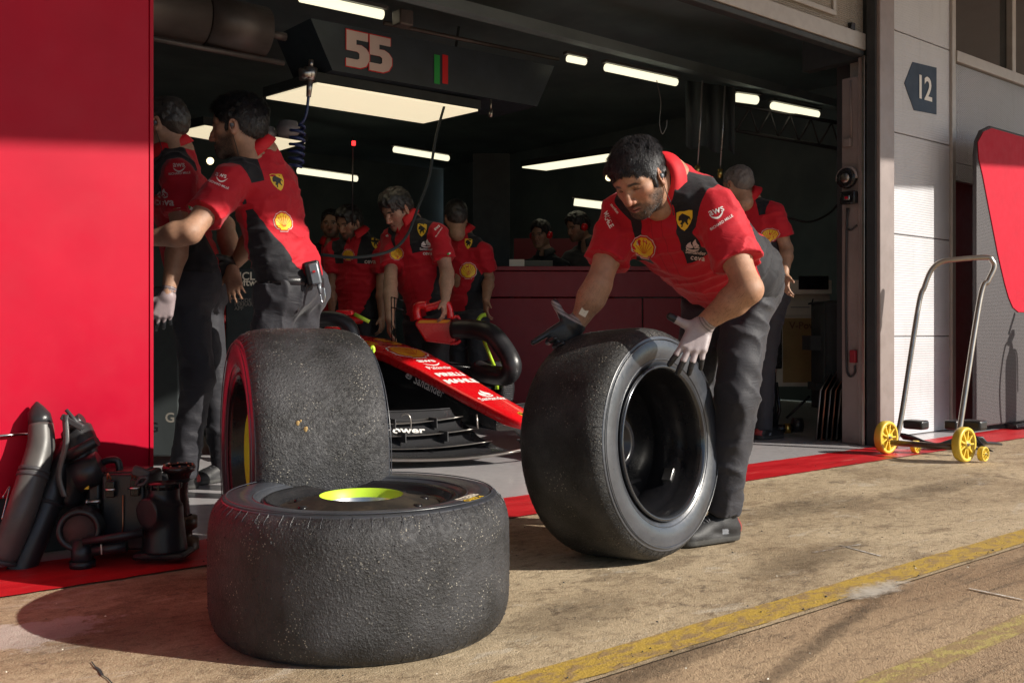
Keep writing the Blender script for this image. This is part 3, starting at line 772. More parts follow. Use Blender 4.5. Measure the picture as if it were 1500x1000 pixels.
# ---- right hand bay: windows above, grey panels, red recess
t_ = thing('upper_windows', 'dark strip windows with beige frames above the neighbouring bay', 'window', (8, YW, 2.7))
xw = xd+.056
boxo('sill', xw, 13, YW-.03, YW+.06, 2.645, 2.725, M['beige_metal'], t_, .004)
boxo('glass', xw, 13, YW+.03, YW+.045, 2.726, 4.0, M['glass_dark'], t_)
q = PY(1482, 20, YW).x
boxo('mullion', q-.03, q+.03, YW-.02, YW+.029, 2.726, 4.0, M['beige_metal'], t_, .003)
boxo('mullion', q+1.5, q+1.56, YW-.02, YW+.029, 2.726, 4.0, M['beige_metal'], t_, .003)
for (px, py, w) in ((1401, 47, .09), (1492, 84, .16)):
    q = PY(px, py, 4.6); l_ = thing('wall_lamp', 'lit lamp behind the %s window pane' % ('left' if px < 1450 else 'right'), 'lamp', q)
tag(boxo('grey_panel', xw, 13, YW, YW+.04, 1.93, 2.64, M['corrugated_grey']), 'grey perforated metal panel below the strip windows', 'panel')
tag(boxo('grey_panel', xw, 13, YW, YW+.04, 1.80, 1.926, M['corrugated_grey']), 'narrow grey metal panel above the dark red door', 'panel')
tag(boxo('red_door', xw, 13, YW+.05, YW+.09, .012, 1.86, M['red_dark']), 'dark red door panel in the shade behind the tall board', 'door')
# ---- tall board with red face and woven black side
t_ = thing('screen_board', 'tall folding screen with a red face and black woven cover', 'screen', (7.4, 3.0, 0))
Yb = 3.235
pts = [PY(x, y, Yb) for x, y in [(1431, 640-4), (1431, 226), (1433, 205), (1440, 190), (1452, 184), (1500, 196)]]
xr_ = 9.0; pts[-1] = Vector((xr_, Yb, pts[-2].z+.0)); pts += [Vector((xr_, Yb, pts[0].z))]
pts[0].z = max(pts[0].z, .05); pts[-1].z = pts[0].z
b = MB(); b.prism(pts, (0, .035, 0)); o = b.build('cover', M['mesh_cloth'], t_); bevelmod(o, .012)
pr = [PY(x, y, Yb-.006) for x, y in [(1434, 232), (1433, 208), (1441, 193), (1453, 188)]]
pr.append(Vector((xr_, Yb-.006, pr[-1].z))); e = PY(1500, 457, Yb-.006); pr.append(Vector((xr_, Yb-.006, e.z)))
pr += [PY(x, y, Yb-.006) for x, y in [(1492, 457), (1484, 450), (1478, 436), (1472, 415), (1462, 372), (1448, 300), (1440, 258)]]
b = MB(); b.prism(pr, (0, .005, 0)); b.build('red_face', mat('red_vinyl', (.46, .002, .022), .6, var=.06, spec=.2), t_)
b = MB()
for x in (7.6, 8.7): b.box((x, Yb-.02, .03), (.5, .09, .03), bevel=.008)
b.tube([(7.35, Yb-.02, .03), (8.98, Yb-.02, .03)], .02, 10)
b.build('foot', M['black_plastic'], t_)
# ---- fire extinguisher just right of the picture; its shadow falls on the board
sd = Vector((-.53, .846, 0)); q = PY(1481, 560, Yb)
base = Vector((q.x, Yb, 0))-sd*.62; base.z = .012
t_ = thing('fire_extinguisher', 'slim fire extinguisher on a stand whose shadow falls on the tall screen', 'extinguisher', base)
K = .62*math.tan(R(28))
zt = PY(1481, 470, Yb).z+K; 
b = MB(); b.lathe([(.0, 0), (.0, .07), (zt*.72-.03, .078), (zt*.72+.03, .07), (zt*.8, .03), (zt*.84, .02), (zt*.84, 0)], base, Z0, 24); b.build('cylinder', M['red_paint'], t_)
b = MB(); b.box(base+Z0*(zt*.88), (.05, .12, .05), bevel=.008); b.box(base+Z0*(zt*.96)+Y0*.02, (.02, .16, .02), (X0, (Y0+Z0*.3).normalized(), Z0)); b.build('valve', M['black_plastic'], t_)
b = MB(); b.tube(bez([base+Z0*(zt*.86), base+Vector((-.07, -.05, zt*.84)), base+Vector((-.13, -.08, zt*.6)), base+Vector((-.10, -.06, zt*.32)), base+Vector((-.05, 0, zt*.26))], 8), .011, 8)
b.tube(bez([base+Z0*(zt*.8), base+Vector((.07, .04, zt*.75)), base+Vector((.08, .05, zt*.5))], 8), .008, 8); b.build('hose', M['black_plastic'], t_)
# ================================================================ lights and fittings inside
def quad_light(name, label, pix, z, m, th=.04):
    pts = [GZ(x, y, z) for x, y in pix]; b = MB(); b.prism([p+Z0*.0 for p in pts], (0, 0, th)); c = sum(pts, Vector())/4
    t = thing(name, label, 'ceiling light', c)
    b.build('diffuser', m, t)
    e = MB(); cc = [p+(p-c).normalized()*.02+Z0*.012 for p in pts]; e.prism(cc, (0, 0, th+.02)); 
    e.build('housing', M['black_matt'], t); return t
quad_light('light_panel', 'large glowing cream light panel hanging below the number board', [(390, 145), (465, 124), (700, 163), (620, 181)], 2.18, M['panel_glow'])
quad_light('light_panel', 'glowing cream light panel behind the head of the bending man on the left', [(255, 196), (300, 186), (447, 210), (405, 222)], 2.18, M['panel_glow'])
quad_light('light_panel', 'long thin wedge of light panel left of the dark haired man by the tyre', [(765, 246), (800, 250), (930, 231), (900, 226)], 2.3, M['tube_glow'])
quad_light('light_panel', 'small light panel wedge beside the round door control', [(1176, 265), (1250, 277), (1250, 262), (1200, 262)], 2.3, M['tube_glow'])
tubes = [((440, -4), (560, 22), 2.55, 'strip light at the top edge above the number board', .035), ((578, 219), (656, 232), 2.6, 'short strip light right of the blue coiled hose in the middle', .04),
 ((437, 250), (522, 262), 2.5, 'strip light behind the blue coiled hose', .045), ((832, 86), (857, 91), 2.6, 'shortest strip light right of the number board', .03),
 ((888, 99), (990, 121), 2.6, 'strip light with a white cable dangling from it', .035), ((1079, 143), (1108, 147), 2.6, 'short bright strip light at the left end of the roof truss', .045),
 ((1132, 155), (1197, 168), 2.6, 'strip light in front of the roof truss', .04), ((841, 296), (882, 301), 2.35, 'small strip light above the man in red headphones', .05),
 ((1127, 311), (1150, 310), 2.2, 'leftmost short tube of the low row beyond the door post', .04), ((1156, 309), (1180, 307), 2.2, 'second short tube of the low row beyond the door post', .04),
 ((1183, 307), (1207, 305), 2.2, 'third short tube of the low row beyond the door post', .04), ((1209, 305), (1236, 303), 2.2, 'rightmost short tube of the low row beyond the door post', .04)]
for a, c, z, lab, r in tubes:
    p0, p1 = GZ(*a, z), GZ(*c, z)
    if (p0-C(0, 0, z)).length > 12: p0, p1 = P(*a, 11.0), P(*c, 11.0)
    t = thing('strip_light', lab, 'ceiling light', (p0+p1)/2, 'strip lights in the garage ceiling')
    d = (p1-p0).normalized(); b = MB(); b.tube([p0, p1], r*.8, 10); b.build('tube', M['tube_glow'], t)
    b = MB(); s_ = Vector((-d.y, d.x, 0)).normalized(); b.box((p0+p1)/2+Z0*(r*.8+.012), ((p1-p0).length+.05, r*1.6, .02), (d, s_, Z0)); b.build('housing', M['lamp_body'], t)
for px, py, lab in ((224, 94, 'tiny round lamp at the edge of the red wall'), (308, 236, 'tiny round lamp below the light panel behind the men'), (892, 260, 'tiny round lamp left of the dark haired man')):
    q = P(px, py, 9.5); b = MB(); b.lathe([(-.02, .0), (-.02, .03), (.0, .035), (.015, .02), (.02, 0)], q, FW, 16); tag(b.build('round_lamp', M['warm_glow']), lab, 'lamp', 'tiny round lamps')
for o in [o for o in COL.objects if o.name.startswith('wall_lamp')]:
    q = o.location; b = MB(); w = .12 if 'left' in o['label'] else .24
    b.box(q, (w*2, .1, .12), bevel=.045, seg=3); b.build('diffuser', M['warm_glow'], o)
# number board above the car
t_ = thing('number_board', 'dark overhead beam with white number 55 and a green and red stripe', 'sign', (3.4, 5.2, 2.3))
Ys = 5.2
pf = [PY(x, y, Ys) for x, y in [(487, 103), (787, 156), (812, 97), (455, 27)]]
b = MB(); b.prism(pf, (0, .45, 0)); b.build('beam', mat('board_navy', (.03, .042, .055), .5, var=.2), t_)
b = MB(); b.tube([PY(560, 40, Ys)-Y0*.02+Z0*.02, PY(815, 92, Ys)-Y0*.02+Z0*.02], .014, 8); b.build('rail', M['duct_brown'], t_)
q = PY(541, 77, Ys-.004)
def five(dx):
    return poly2d([(dx+x, y) for x, y in [(-.26, .5), (.26, .5), (.26, .27), (-.02, .27), (-.02, .13), (.1, .14), (.22, .07), (.3, -.05), (.3, -.25), (.22, -.42), (.08, -.5), (-.27, -.5), (-.27, -.28), (0, -.28), (.05, -.24), (.05, -.1), (0, -.06), (-.26, -.06)]])
hgt = (PY(541, 52, Ys).z-PY(541, 104, Ys).z)
for dx, off in ((-.40, .002), (.34, .005)):
    a = five(0); a = ([Vector((p.x*1.32+dx, p.y)) for p in a[0]], a[1]); big = ([Vector(((p.x-dx)*1.07+dx, p.y*1.06)) for p in a[0]], a[1])
    decal('number', big, M['red_ink'], q, X0, Z0, t_, None, hgt, off)
    decal('number', a, M['pale_ink'], q, X0, Z0, t_, None, hgt, off+.0015)
for px, m in ((640, 'green_ink'), (652, 'red_ink')):
    q = PY(px, 102, Ys-.003); decal('stripe', poly2d([(-.12, -.5), (.12, -.5), (.12, .5), (-.12, .5)]), M[m], q, X0, Z0, t_, None, hgt*.86)
b = MB()
for px, py in ((719, 150),):
    q = PY(px, py, Ys-.03); b.tube([q+Z0*.02, q-Z0*.05], .006, 8); b.tube([q-Z0*.05, q-Z0*.10], [.014, .012], 10)
b.build('air_fitting', M['steel'], t_)
# duct
t_ = thing('air_duct', 'fat brown ventilation duct under the ceiling at the top left', 'duct', (2, 5, 2.5))
a, c = PY(200, 8, 4.6), PY(386, 48, 4.6)
b = MB(); b.tube([a-X0*.6, a*.5+c*.5], .12, 28); b.build('duct_section', M['duct_brown'], t_)
b = MB(); b.tube([a*.5+c*.5+X0*.004, c], .124, 28); b.build('duct_section', M['duct_brown'], t_)
b = MB(); b.tube([c+Vector((.02, 0, .0)), c+Vector((.12, 0, 0))], .02, 12); b.tube([c+Vector((-1.0, -.02, -.14)), c+Vector((.1, -.02, -.14))], .014, 8); b.build('bracket', M['duct_brown'], t_)
# hose reel and coil
t_ = thing('coiled_hose', 'blue coiled air hose hanging from a metal connector', 'hose', P(455, 100, 4.9))
DD = 4.9
b = MB(); b.tube([P(456, 88, DD), P(455, 100, DD)], .012, 12); b.tube([P(455, 100, DD), P(454, 118, DD)], [.035, .022], 14); b.tube([P(454, 118, DD), P(452, 142, DD)], [.017, .012], 12)
b.lathe([(-.03, 0), (-.03, .03), (.03, .03), (.03, 0)], P(448, 109, DD), RT, 16); b.build('connector', M['steel'], t_)
pts = [P(452, 140, DD), P(449, 165, DD), P(444, 178, DD), P(436, 184, DD)]
for i in range(0, 6*14):
    a = 2*math.pi*i/14; pts.append(P(436-i*.03, 186+i*.72, DD)+RT*math.cos(a)*.034+FW*math.sin(a)*.034)
b = MB(); b.tube(bez(pts[:4], 6)[:-1]+pts[4:], .0075, 8); b.build('coil', M['blue_hose'], t_)
for k, (px, py, r) in enumerate(((392, 193, .045), (422, 187, .06))):
    q = P(px, py, 5.2); b = MB(); b.lathe([(-r*.8, 0), (-r*.8, r*.75), (-r*.4, r), (r*.1, r), (r*.15, r*.85), (r*.5, r*.8), (r*.6, 0)], q, Z0, 24)
    tag(b.build('speaker_horn', mat('grey_horn', (.16, .14, .14), .5)), ('smaller' if k == 0 else 'larger')+' round grey ceiling fitting beside the blue hose', 'fitting')
# truss, hanging straps, dangling cables
t_ = thing('roof_truss', 'thin dark lattice truss at the right under the ceiling', 'truss', P(1150, 185, 8.5))
b = MB(); D_ = 8.5
b.tube([P(1060, 150, D_), P(1260, 186, D_)], .016, 6); b.tube([P(1060, 188, D_), P(1260, 224, D_)], .016, 6)
for i in range(6): x = 1080+i*30; b.tube([P(x, 190+(x-1080)*.18, D_), P(x+18, 158+(x-1080)*.18, D_)], .010, 6); b.tube([P(x+18, 158+(x-1080)*.18, D_), P(x+30, 196+(x-1080)*.18, D_)], .007, 6)
b.build('lattice', M['dark_grey'], t_)
for k, (px, y0, y1) in enumerate(((1026, 118, 243), (1059, 126, 248))):
    t_ = thing('hanging_line', ('left' if k == 0 else 'right')+' of the two thin lines with brass ends hanging behind the bending man', 'cable', P(px, y0, 6.8))
    b = MB(); b.tube([P(px+3, y0, 6.8), P(px, (y0+y1)/2, 6.8), P(px-4, y1, 6.8)], .006, 6); b.build('cord', M['wire'], t_)
    b = MB(); b.tube([P(px-4, y1, 6.8), P(px-4.5, y1+13, 6.8)], .018, 10); b.build('weight', M['brass'], t_)
b = MB(); b.tube(bez([P(962, 118, 7), P(968, 150, 7), P(966, 180, 7), P(970, 196, 7), P(976, 186, 7), P(977, 175, 7)], 8), .0035, 6)
tag(b.build('dangling_cable', M['wire']), 'thin white cable dangling above the dark haired man', 'cable')
t_ = thing('black_curtain', 'dark hanging cloth above the bending man', 'curtain', P(1050, 150, 7.4))
b = MB(); rows = []
for j in range(2): rows.append([P(1005+i*5.5, 118+i*.8+j*(96+4*math.sin(i)), 7.4+.05*math.sin(i*1.3)) for i in range(14)])
b.sheet(rows); solidify(b.build('cloth', mat('curtain', (.06, .08, .085), .8), t_), .01)
b = MB(); b.tube(bez([P(672, 40, 6.7), P(660, 120, 6.6), P(640, 195, 6.4), P(628, 262, 6.2), P(612, 305, 6.0), P(596, 345, 5.9), P(570, 368, 5.8), P(520, 377, 5.7), P(470, 373, 5.7)], 8), .009, 8)
tag(b.build('hanging_hose', M['black_matt']), 'black hose hanging in a curve in front of the crew', 'hose')
b = MB(); b.tube(bez([P(1234, 290, 7), P(1215, 312, 7), P(1185, 325, 7), P(1150, 318, 7)], 8), .008, 6)
tag(b.build('slack_cable', M['black_plastic']), 'slack black cable below the low row of tubes', 'cable')
q = P(518, 210, 7); b = MB(); b.box(q, (.02, .02, .03)); o = b.build('warning_lamp', M['red_glow']); tag(o, 'tiny red warning lamp hanging in the dark', 'lamp')
b = MB(); b.tube([P(517, 200, 7.05), P(516, 330, 7.05)], .006, 6); tag(b.build('lamp_cord', M['black_plastic']), 'black cord hanging below the red warning lamp', 'cable')
q = P(590, 28, 5.6); tag(MB().box(q, (.09, .09, .09), bevel=.01).build('junction_box', M['duct_brown']), 'small brown box fixed above the number board', 'box')
b = MB(); b.box(P(1000, 96, 7.5), (5.5, .09, .07), (X0, Y0, Z0)); tag(b.build('roof_beam', M['dark_teal']), 'long dark roof beam under the ceiling', 'beam')
# counter
t_ = thing('red_counter', 'dark red counter wall across the middle of the garage', 'counter', C(.6, 8.1, 0))
l0, l1 = (694-750)/FPX*8, (1075-750)/FPX*8
def cbox(name, lat0, lat1, d0, d1, z0, z1, m, parent=None, bevel=0.0):
    b = MB(); b.box(C((lat0+lat1)/2, (d0+d1)/2, (z0+z1)/2), (lat1-lat0, d1-d0, z1-z0), (RT, FW, Z0), bevel); return b.build(name, m, parent)
cbox('top', l0-.01, l1, 7.98, 8.7, 1.20, 1.235, mat('counter_red', (.22, .010, .018), .45), t_, .004)
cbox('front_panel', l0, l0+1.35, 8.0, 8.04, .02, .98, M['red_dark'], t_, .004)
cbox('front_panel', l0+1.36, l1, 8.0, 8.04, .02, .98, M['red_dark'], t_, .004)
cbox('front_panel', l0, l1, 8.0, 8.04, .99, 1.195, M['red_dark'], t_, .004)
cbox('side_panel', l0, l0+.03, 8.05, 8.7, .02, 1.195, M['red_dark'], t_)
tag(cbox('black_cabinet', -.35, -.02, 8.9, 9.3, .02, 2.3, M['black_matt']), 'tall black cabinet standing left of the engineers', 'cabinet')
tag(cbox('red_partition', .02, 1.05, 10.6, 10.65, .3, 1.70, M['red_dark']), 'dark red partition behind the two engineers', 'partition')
tag(cbox('red_partition', 2.6, 4.4, 10.2, 10.25, 1.0, 1.95, mat('partition_red', (.28, .008, .014), .5)), 'red partition below the low row of tubes at the right', 'partition')
cbox('label', 0, 0, 0, 0, 0, 0, M['cream']) if 0 else None
q = P(757, 386, 8.15); tag(cbox('note_card', (746-750)/FPX*8.15, (768-750)/FPX*8.15, 8.12, 8.2, 1.236, 1.30, M['cream'], None, .002), 'small white box on the red counter', 'box')
q0 = P(790, 385, 8.3); b = MB(); b.box(C(.22, 8.35, 1.27), (.24, .03, .07), (RT, (FW+Z0*.2).normalized(), (Z0-FW*.2).normalized())); tag(b.build('document_tray', mat('grey_tray', (.16, .16, .13), .6)), 'grey tray lying on the red counter before the engineer', 'tray')
# right background: cream cabinet, machine, boards
t_ = thing('cream_cabinet', 'cream and tan console cabinet seen past the bending man', 'cabinet', P(1180, 560, 7.6))
def pbox(name, x0, y0, x1, y1, D, dep, m, parent=None, bevel=.0):
    a, c = P(x0, y1, D), P(x1, y0, D)
    b = MB(); ctr = (a+c)/2+FW*dep/2; b.box(ctr, ((x1-x0)/FPX*D, dep, (y1-y0)/FPX*D), (RT, FW, Z0), bevel); return b.build(name, m, parent)
pbox('carcass', 1138, 432, 1216, 566, 7.6, .5, M['cream'], t_, .006)
pbox('door', 1147, 466, 1213, 560, 7.59, .01, M['tan_box'], t_, .003)
pbox('desk_top', 1128, 410, 1219, 431, 7.45, .6, M['cream'], t_, .008)
pbox('control_panel', 1170, 404, 1214, 424, 7.44, .01, M['black_gloss'], t_, .004)
pbox('drawer_front', 1150, 440, 1208, 462, 7.585, .012, M['cream'], t_, .003)
decal('lettering', text2d('V-Power', .02), mat('faded_brown_ink', (.2, .1, .05), .6), P(1182, 477, 7.57), RT, Z0, t_, None, .075)
pbox('side_cabinet', 1118, 442, 1146, 540, 7.3, .3, M['black_gloss'], t_, .01)
decal('badge', poly2d([(-.3, -.5), (.3, -.5), (.3, .5), (-.3, .5)]), M['grey_ink'], P(1196, 451, 7.57), RT, Z0, t_, None, .03)
decal('badge', poly2d([(-2.4, -.1), (2.4, -.1), (2.4, .1), (-2.4, .1)]), M['grey_ink'], P(1172, 450, 7.57), RT, Z0, t_, None, .03)
t_ = thing('rolling_stand', 'black wheeled stand on the garage floor behind the bending man', 'stand', P(1150, 630, 6.9))
b = MB(); D_ = 6.7
b.tube([P(1132, 545, D_), P(1134, 625, D_)], .02, 8); b.tube([P(1137, 560, D_), P(1142, 600, D_), P(1136, 625, D_)], .012, 8); b.tube([P(1130, 628, D_), P(1160, 627, D_)], .03, 12); b.tube([P(1152, 612, D_), P(1186, 580, D_)], .008, 8); b.build('frame', M['black_gloss'], t_)
b = MB(); b.lathe([(-.03, 0), (-.03, .05), (.03, .05), (.03, 0)], P(1168, 622, D_), RT, 20); b.build('wheel', M['black_plastic'], t_)
b = MB(); b.tube([P(1149, 627, D_), P(1157, 627, D_)], .034, 14); b.build('band', M['brass'], t_)
t_ = thing('tool_stand', 'dark wheeled equipment case right of the cream cabinet', 'case', P(1205, 560, 7))
b = MB(); b.box(P(1215, 520, 6.9), (.18, .3, .75), (RT, FW, Z0), .03); b.box(P(1198, 502, 6.9), (.16, .2, .10), (RT, FW, Z0), .03); b.box(P(1200, 565, 6.85), (.10, .2, .05), (RT, FW, Z0), .01); b.build('body', M['black_matt'], t_)
for i in range(5):
    x = 1196+i*7.5; D_ = 6.35+i*.02
    a = [P(x, 644, D_), P(x+6, 572, D_), P(x+22, 544-i*.0, D_+.25), P(x+15, 642, D_+.25)]
    a[0].z = max(a[0].z, .02); a[3].z = max(a[3].z, .02)
    t_ = thing('leaning_board', ['leftmost', 'second', 'middle', 'fourth', 'rightmost'][i]+' thin black board with a bright metal edge leaning by the post', 'board', a[0], 'thin boards leaning by the door post')
    b = MB(); n = (a[1]-a[0]).cross(a[3]-a[0]).normalized(); b.prism(a, n*.008); b.build('sheet', M['black_gloss'], t_)
    b = MB(); b.tube(a, .0045, 6, closed=True); b.build('edge', M['copper' if i % 2 else 'steel'], t_)
# dim equipment on the left behind the men
t_ = thing('equipment_rack', 'tall black equipment rack with printed lettering behind the left mechanics', 'rack', P(360, 450, 5.4))
pbox('cabinet', 330, 392, 400, 640, 5.6, .5, M['black_matt'], t_, .01)
decal('lettering', text2d('HCL', .02), M['cream'], P(358, 405, 5.57), RT, Z0, t_, None, .062)
decal('lettering', text2d('Software', .02), M['cream'], P(368, 414, 5.57), RT, Z0, t_, None, .056)
for i, s in enumerate(('SCUDERIA', 'FERRARI', 'APP')): decal('lettering', text2d(s, .0), mat('dim_ink', (.25, .23, .2), .6) if i == 0 else M['dim'], P(358-(i == 2)*8, 440+i*6, 5.57), RT, Z0, t_, None, .03) if i else decal('lettering', text2d(s, .0), M.setdefault('dim', mat('dim_ink', (.25, .23, .2), .6)), P(362, 440, 5.57), RT, Z0, t_, None, .03)
t_ = thing('rack_case', 'black case with a pale round mark behind the legs of the left mechanic', 'case', P(245, 600, 5))
pbox('case', 205, 420, 262, 668, 5.2, .4, M['black_matt'], t_, .01)
decal('mark', text2d('G', .02), M['dim'], P(249, 612, 5.17), RT, Z0, t_, None, .07)
# ================================================================ tyres
def tyre(name, label, c, ax, half, tread, seed, Rt=.36, nmarb=900):
    ax = Vector(ax).normalized(); c = Vector(c)
    t = thing(name, label, 'tyre', c)
    h = half; prof = []
    def side(s):
        p = [(h*.82, .232), (h*.88, .237), (h*.93, .247), (h*.975, .264), (h*1.0, .283), (h*1.0, .298), (h*.985, .313), (h*.962, .3255), (h*.962, .3280), (h*.948, .3285), (h*.935, .332), (h*.88, .3415), (h*.80, .3490), (h*.70, .3545), (h*.58, .3580)]
        return [(s*x, r*Rt/.36) for x, r in p]
    A = side(-1); B = side(1)[::-1]
    n = 16; mid = [(-h*.58+(2*h*.58)*i/n, Rt*(.9955+.0045*math.cos((i/n-.5)*math.pi))) for i in range(1, n)]
    b = MB(); full = A+mid+B
    b.lathe(full, c, ax, 160)
    # carcass inside so the mesh is closed
    b.lathe([(h*.82, .232*Rt/.36), (h*.6, .236), (-h*.6, .236), (-h*.82, .232*Rt/.36)], c, ax, 96)
    me_faces = b.bm.faces; b.bm.faces.ensure_lookup_table()
    for f in b.bm.faces:
        m_ = f.calc_center_median()-c; x = abs(m_.dot(ax)); f.material_index = 0 if x < h*.955 and (m_-ax*m_.dot(ax)).length > .33*Rt/.36-.0005 else 1
    o = b.build('tyre_carcass', [M[tread], M['sidewall']], t)
    # real surface roughness of the worn tread
    bm = bmesh.new(); bm.from_mesh(o.data)
    # shoulder ribs: fine moulded ticks round the shoulder
    bm.free()
    b = MB(); u = ax.orthogonal().normalized(); v = ax.cross(u)
    for s in (-1, 1):
        for k in range(64):
            a = 2*math.pi*k/64+.01*math.sin(k*3.1); d = u*math.cos(a)+v*math.sin(a)
            pp = [c+ax*(s*h*x)+d*(r*Rt/.36+.0001) for x, r in ((.962, .3282), (.935, .3325), (.88, .3420), (.84, .3455))]
            b.tube(pp, .0006, 4, cap=False)
        b.tube([c+ax*(s*h*1.0)+(u*math.cos(a)+v*math.sin(a))*(.318*Rt/.36) for a in [2*math.pi*k/120 for k in range(120)]], .0016, 5, closed=True)
        b.tube([c+ax*(s*h*.957)+(u*math.cos(a)+v*math.sin(a))*(.2565*Rt/.36) for a in [2*math.pi*k/120 for k in range(120)]], .0018, 5, closed=True)
    b.build('moulded_ribs', M['sidewall'], t)
    rnd = random.Random(seed); pts = []; nr = []
    for _ in range(nmarb):
        x = rnd.uniform(-.86, .86); 
        if rnd.random() < .4: x = rnd.choice((-1, 1))*rnd.uniform(.74, .93)
        a = rnd.uniform(0, 2*math.pi); d = u*math.cos(a)+v*math.sin(a)
        r = Rt*(.9955+.0045*math.cos((x/1.16)*math.pi)) if abs(x) < .58 else np.interp(abs(x), [.58, .70, .80, .88, .935], [.358, .3545, .349, .3415, .332])*Rt/.36
        pts.append(c+ax*(x*h)+d*(r-.0004)); nr.append(d+ax*(max(0, abs(x)-.6)*2*(1 if x > 0 else -1)))
    nr = [n_.normalized() for n_ in nr]
    k = int(nmarb*.80)
    tag(grit('rubber_crumbs', pts[:k], .0015, .0046, M[tread], seed, t, nr[:k], .8), kind='stuff')
    tag(grit('pale_grit', pts[k:], .0008, .0023, M['grit'], seed+1, t, nr[k:], .5), kind='stuff')
    return t, c, ax, u, v
M['grit'] = mat('grit_pale', (.42, .34, .24), .8, var=.4, ns=90)
# --- front tyre lying flat, with its rim
TA, ca, xa_, ua, va = tyre('racing_tyre', 'worn slick racing tyre lying flat on the concrete with a lime ringed rim', C(-.366, 2.425, .166), (0, 0, 1), .163, 'tread_a', 21, nmarb=1500)
b = MB(); h = .163
b.lathe([(h*.80, .231), (h*.90, .236), (h*.93, .228), (h*.88, .218), (h*.82, .212), (h*.79, .204), (h*.78, .195)], ca, Z0, 128)
b.build('rim', M['black_gloss'], TA)
b = MB(); b.lathe([(h*.78, .196), (h*.79, .175), (h*.84, .15), (h*.90, .118), (h*.93, .105), (h*.936, .1014)], ca, Z0, 128); disc = b.build('wheel_disc', mat('rim_dark', (.022, .019, .016), .55, coat=.0, spec=.25, dirt=.4, dcol=(.12, .09, .06)), TA)
b = MB(); b.lathe([(h*.935, .1012), (h*.925, .099), (h*.80, .093)], ca, Z0, 96); b.build('wheel_ring', M['lime'], TA)
b = MB(); b.lathe([(h*.80, .093), (h*.5, .080), (-h*.2, .066), (-h*.25, 0)], ca, Z0, 64); b.build('hub_bore', M['alu'], TA)
for i in range(9):
    a = i*2*math.pi/9+.3; p = ca+Vector((math.cos(a)*.155, math.sin(a)*.155, h*.83)); b = MB(); b.lathe([(-.004, 0), (-.004, .012), (.004, .010), (.004, 0)], p, Z0, 12); b.build('drive_peg', M['black_gloss'], disc)
def on_sidewall(txt, c, ax, ang, r, size, m, par, flip=1, top=0.0, bold=.02, name='lettering', arc=1.0, off=.001):
    """text laid along a circle on the sidewall; ang = direction vector from centre"""
    art = text2d(txt, bold); d = Vector(ang); ax = Vector(ax)*flip; d = (d-ax*d.dot(ax)).normalized(); tgt = d.cross(ax)*-1
    V = []
    for p in art[0]:
        a = p.x*size/r*(-1); rr = r+p.y*size
        V.append(c+ax*(top+off)+(d*math.cos(a)+tgt*math.sin(a))*rr)
    me = bpy.data.meshes.new(name); me.from_pydata(V, [], art[1]); me.update(); return link(name, me, m, par)
dA = (GZ(664, 726, .33)-ca); dA.z = 0
on_sidewall('PIRELLI', ca, Z0, dA, .283, .030, M['cream'], TA, 1, h*1.0005, .03)
on_sidewall('P ZERO', ca, Z0, (GZ(674, 728, .33)-ca), .305, .024, M['yellow_ink'], TA, 1, h*1.0, .03)
b = MB(); q = P(640, 700, 2.6); q.z = .3
# --- rear tyre standing behind it
axB = C(-.918, -.395)
TB, cb_, xb_, ub, vb = tyre('racing_tyre', 'wide worn rear slick standing upright behind the flat tyre, yellow wheel cover', C(-.625, 2.93, .362), axB, .186, 'tread_b', 31, Rt=.362, nmarb=2000)
ax = Vector(axB).normalized(); h = .186
b = MB(); b.lathe([(h*.80, .231), (h*.92, .237), (h*.94, .228), (h*.86, .219), (h*.66, .212), (h*.60, .195)], cb_, ax, 128); b.build('rim', M['black_gloss'], TB)
b = MB(); b.lathe([(h*.60, .195), (h*.66, .17), (h*.74, .128)], cb_, ax, 96); b.build('wheel_disc', M['black_gloss'], TB)
b = MB(); b.lathe([(h*.745, .130), (h*.76, .12), (h*.60, .09)], cb_, ax, 96); b.build('wheel_ring', M['lime'], TB)
b = MB(); b.lathe([(h*.60, .09), (h*.4, .07), (0, 0)], cb_, ax, 64); b.build('hub_bore', M['dark_grey'], TB)
# chips of clag stuck to the rear tread
for px, py, s in ((434, 622, .007), (446, 630, .0075), (439, 618, .004)):
    d = (P(px, py, 2.6)-cb_); d = (d-ax*d.dot(ax)); r_ = d.normalized(); p = cb_+ax*((P(px, py, 2.6)-cb_).dot(ax))+r_*.362
    S_ = SDF(); S_.ell(p, (s*.7, s*.35, s), (RT, FW, Z0)); S_.ell(p+Z0*s*.5+RT*s*.4, (s*.4, s*.3, s*.5), (RT, FW, Z0), k=.002)
    V, Q = S_.mesh(.0012); o = link('clag_chip', npmesh('clag_chip', V, Q), M['tan_box'], TB)
# --- front wheel held by the man
axC = C(.755, -.655)+Z0*.075; axC.normalize()
hC = .160
cC = C(.478, 3.07, .361)-Vector((axC.x, axC.y, 0))*hC
TC, cc_, xc_, uc, vc = tyre('racing_tyre', 'front wheel and slick tyre rolled upright by the dark haired man, open side showing', cC, axC, hC, 'tread_c', 41, Rt=.361, nmarb=1500)
lip = mat('rim_lip', (.06, .065, .075), .16, metal=.6, coat=.5)
b = MB(); b.lathe([(hC*.84, .231), (hC*.97, .240), (hC*1.0, .236), (hC*.98, .229), (hC*.90, .226)], cc_, axC, 160); b.build('rim_flange', lip, TC)
b = MB(); b.lathe([(hC*.90, .226), (hC*.80, .220), (hC*.66, .218), (hC*.60, .214), (hC*.55, .2145), (hC*.48, .206), (0, .198), (-hC*.1, .202), (-hC*.16, .202), (-hC*.3, .194), (-hC*.62, .190), (-hC*.70, .165)], cc_, axC, 160); b.build('rim_barrel', M['black_gloss'], TC)
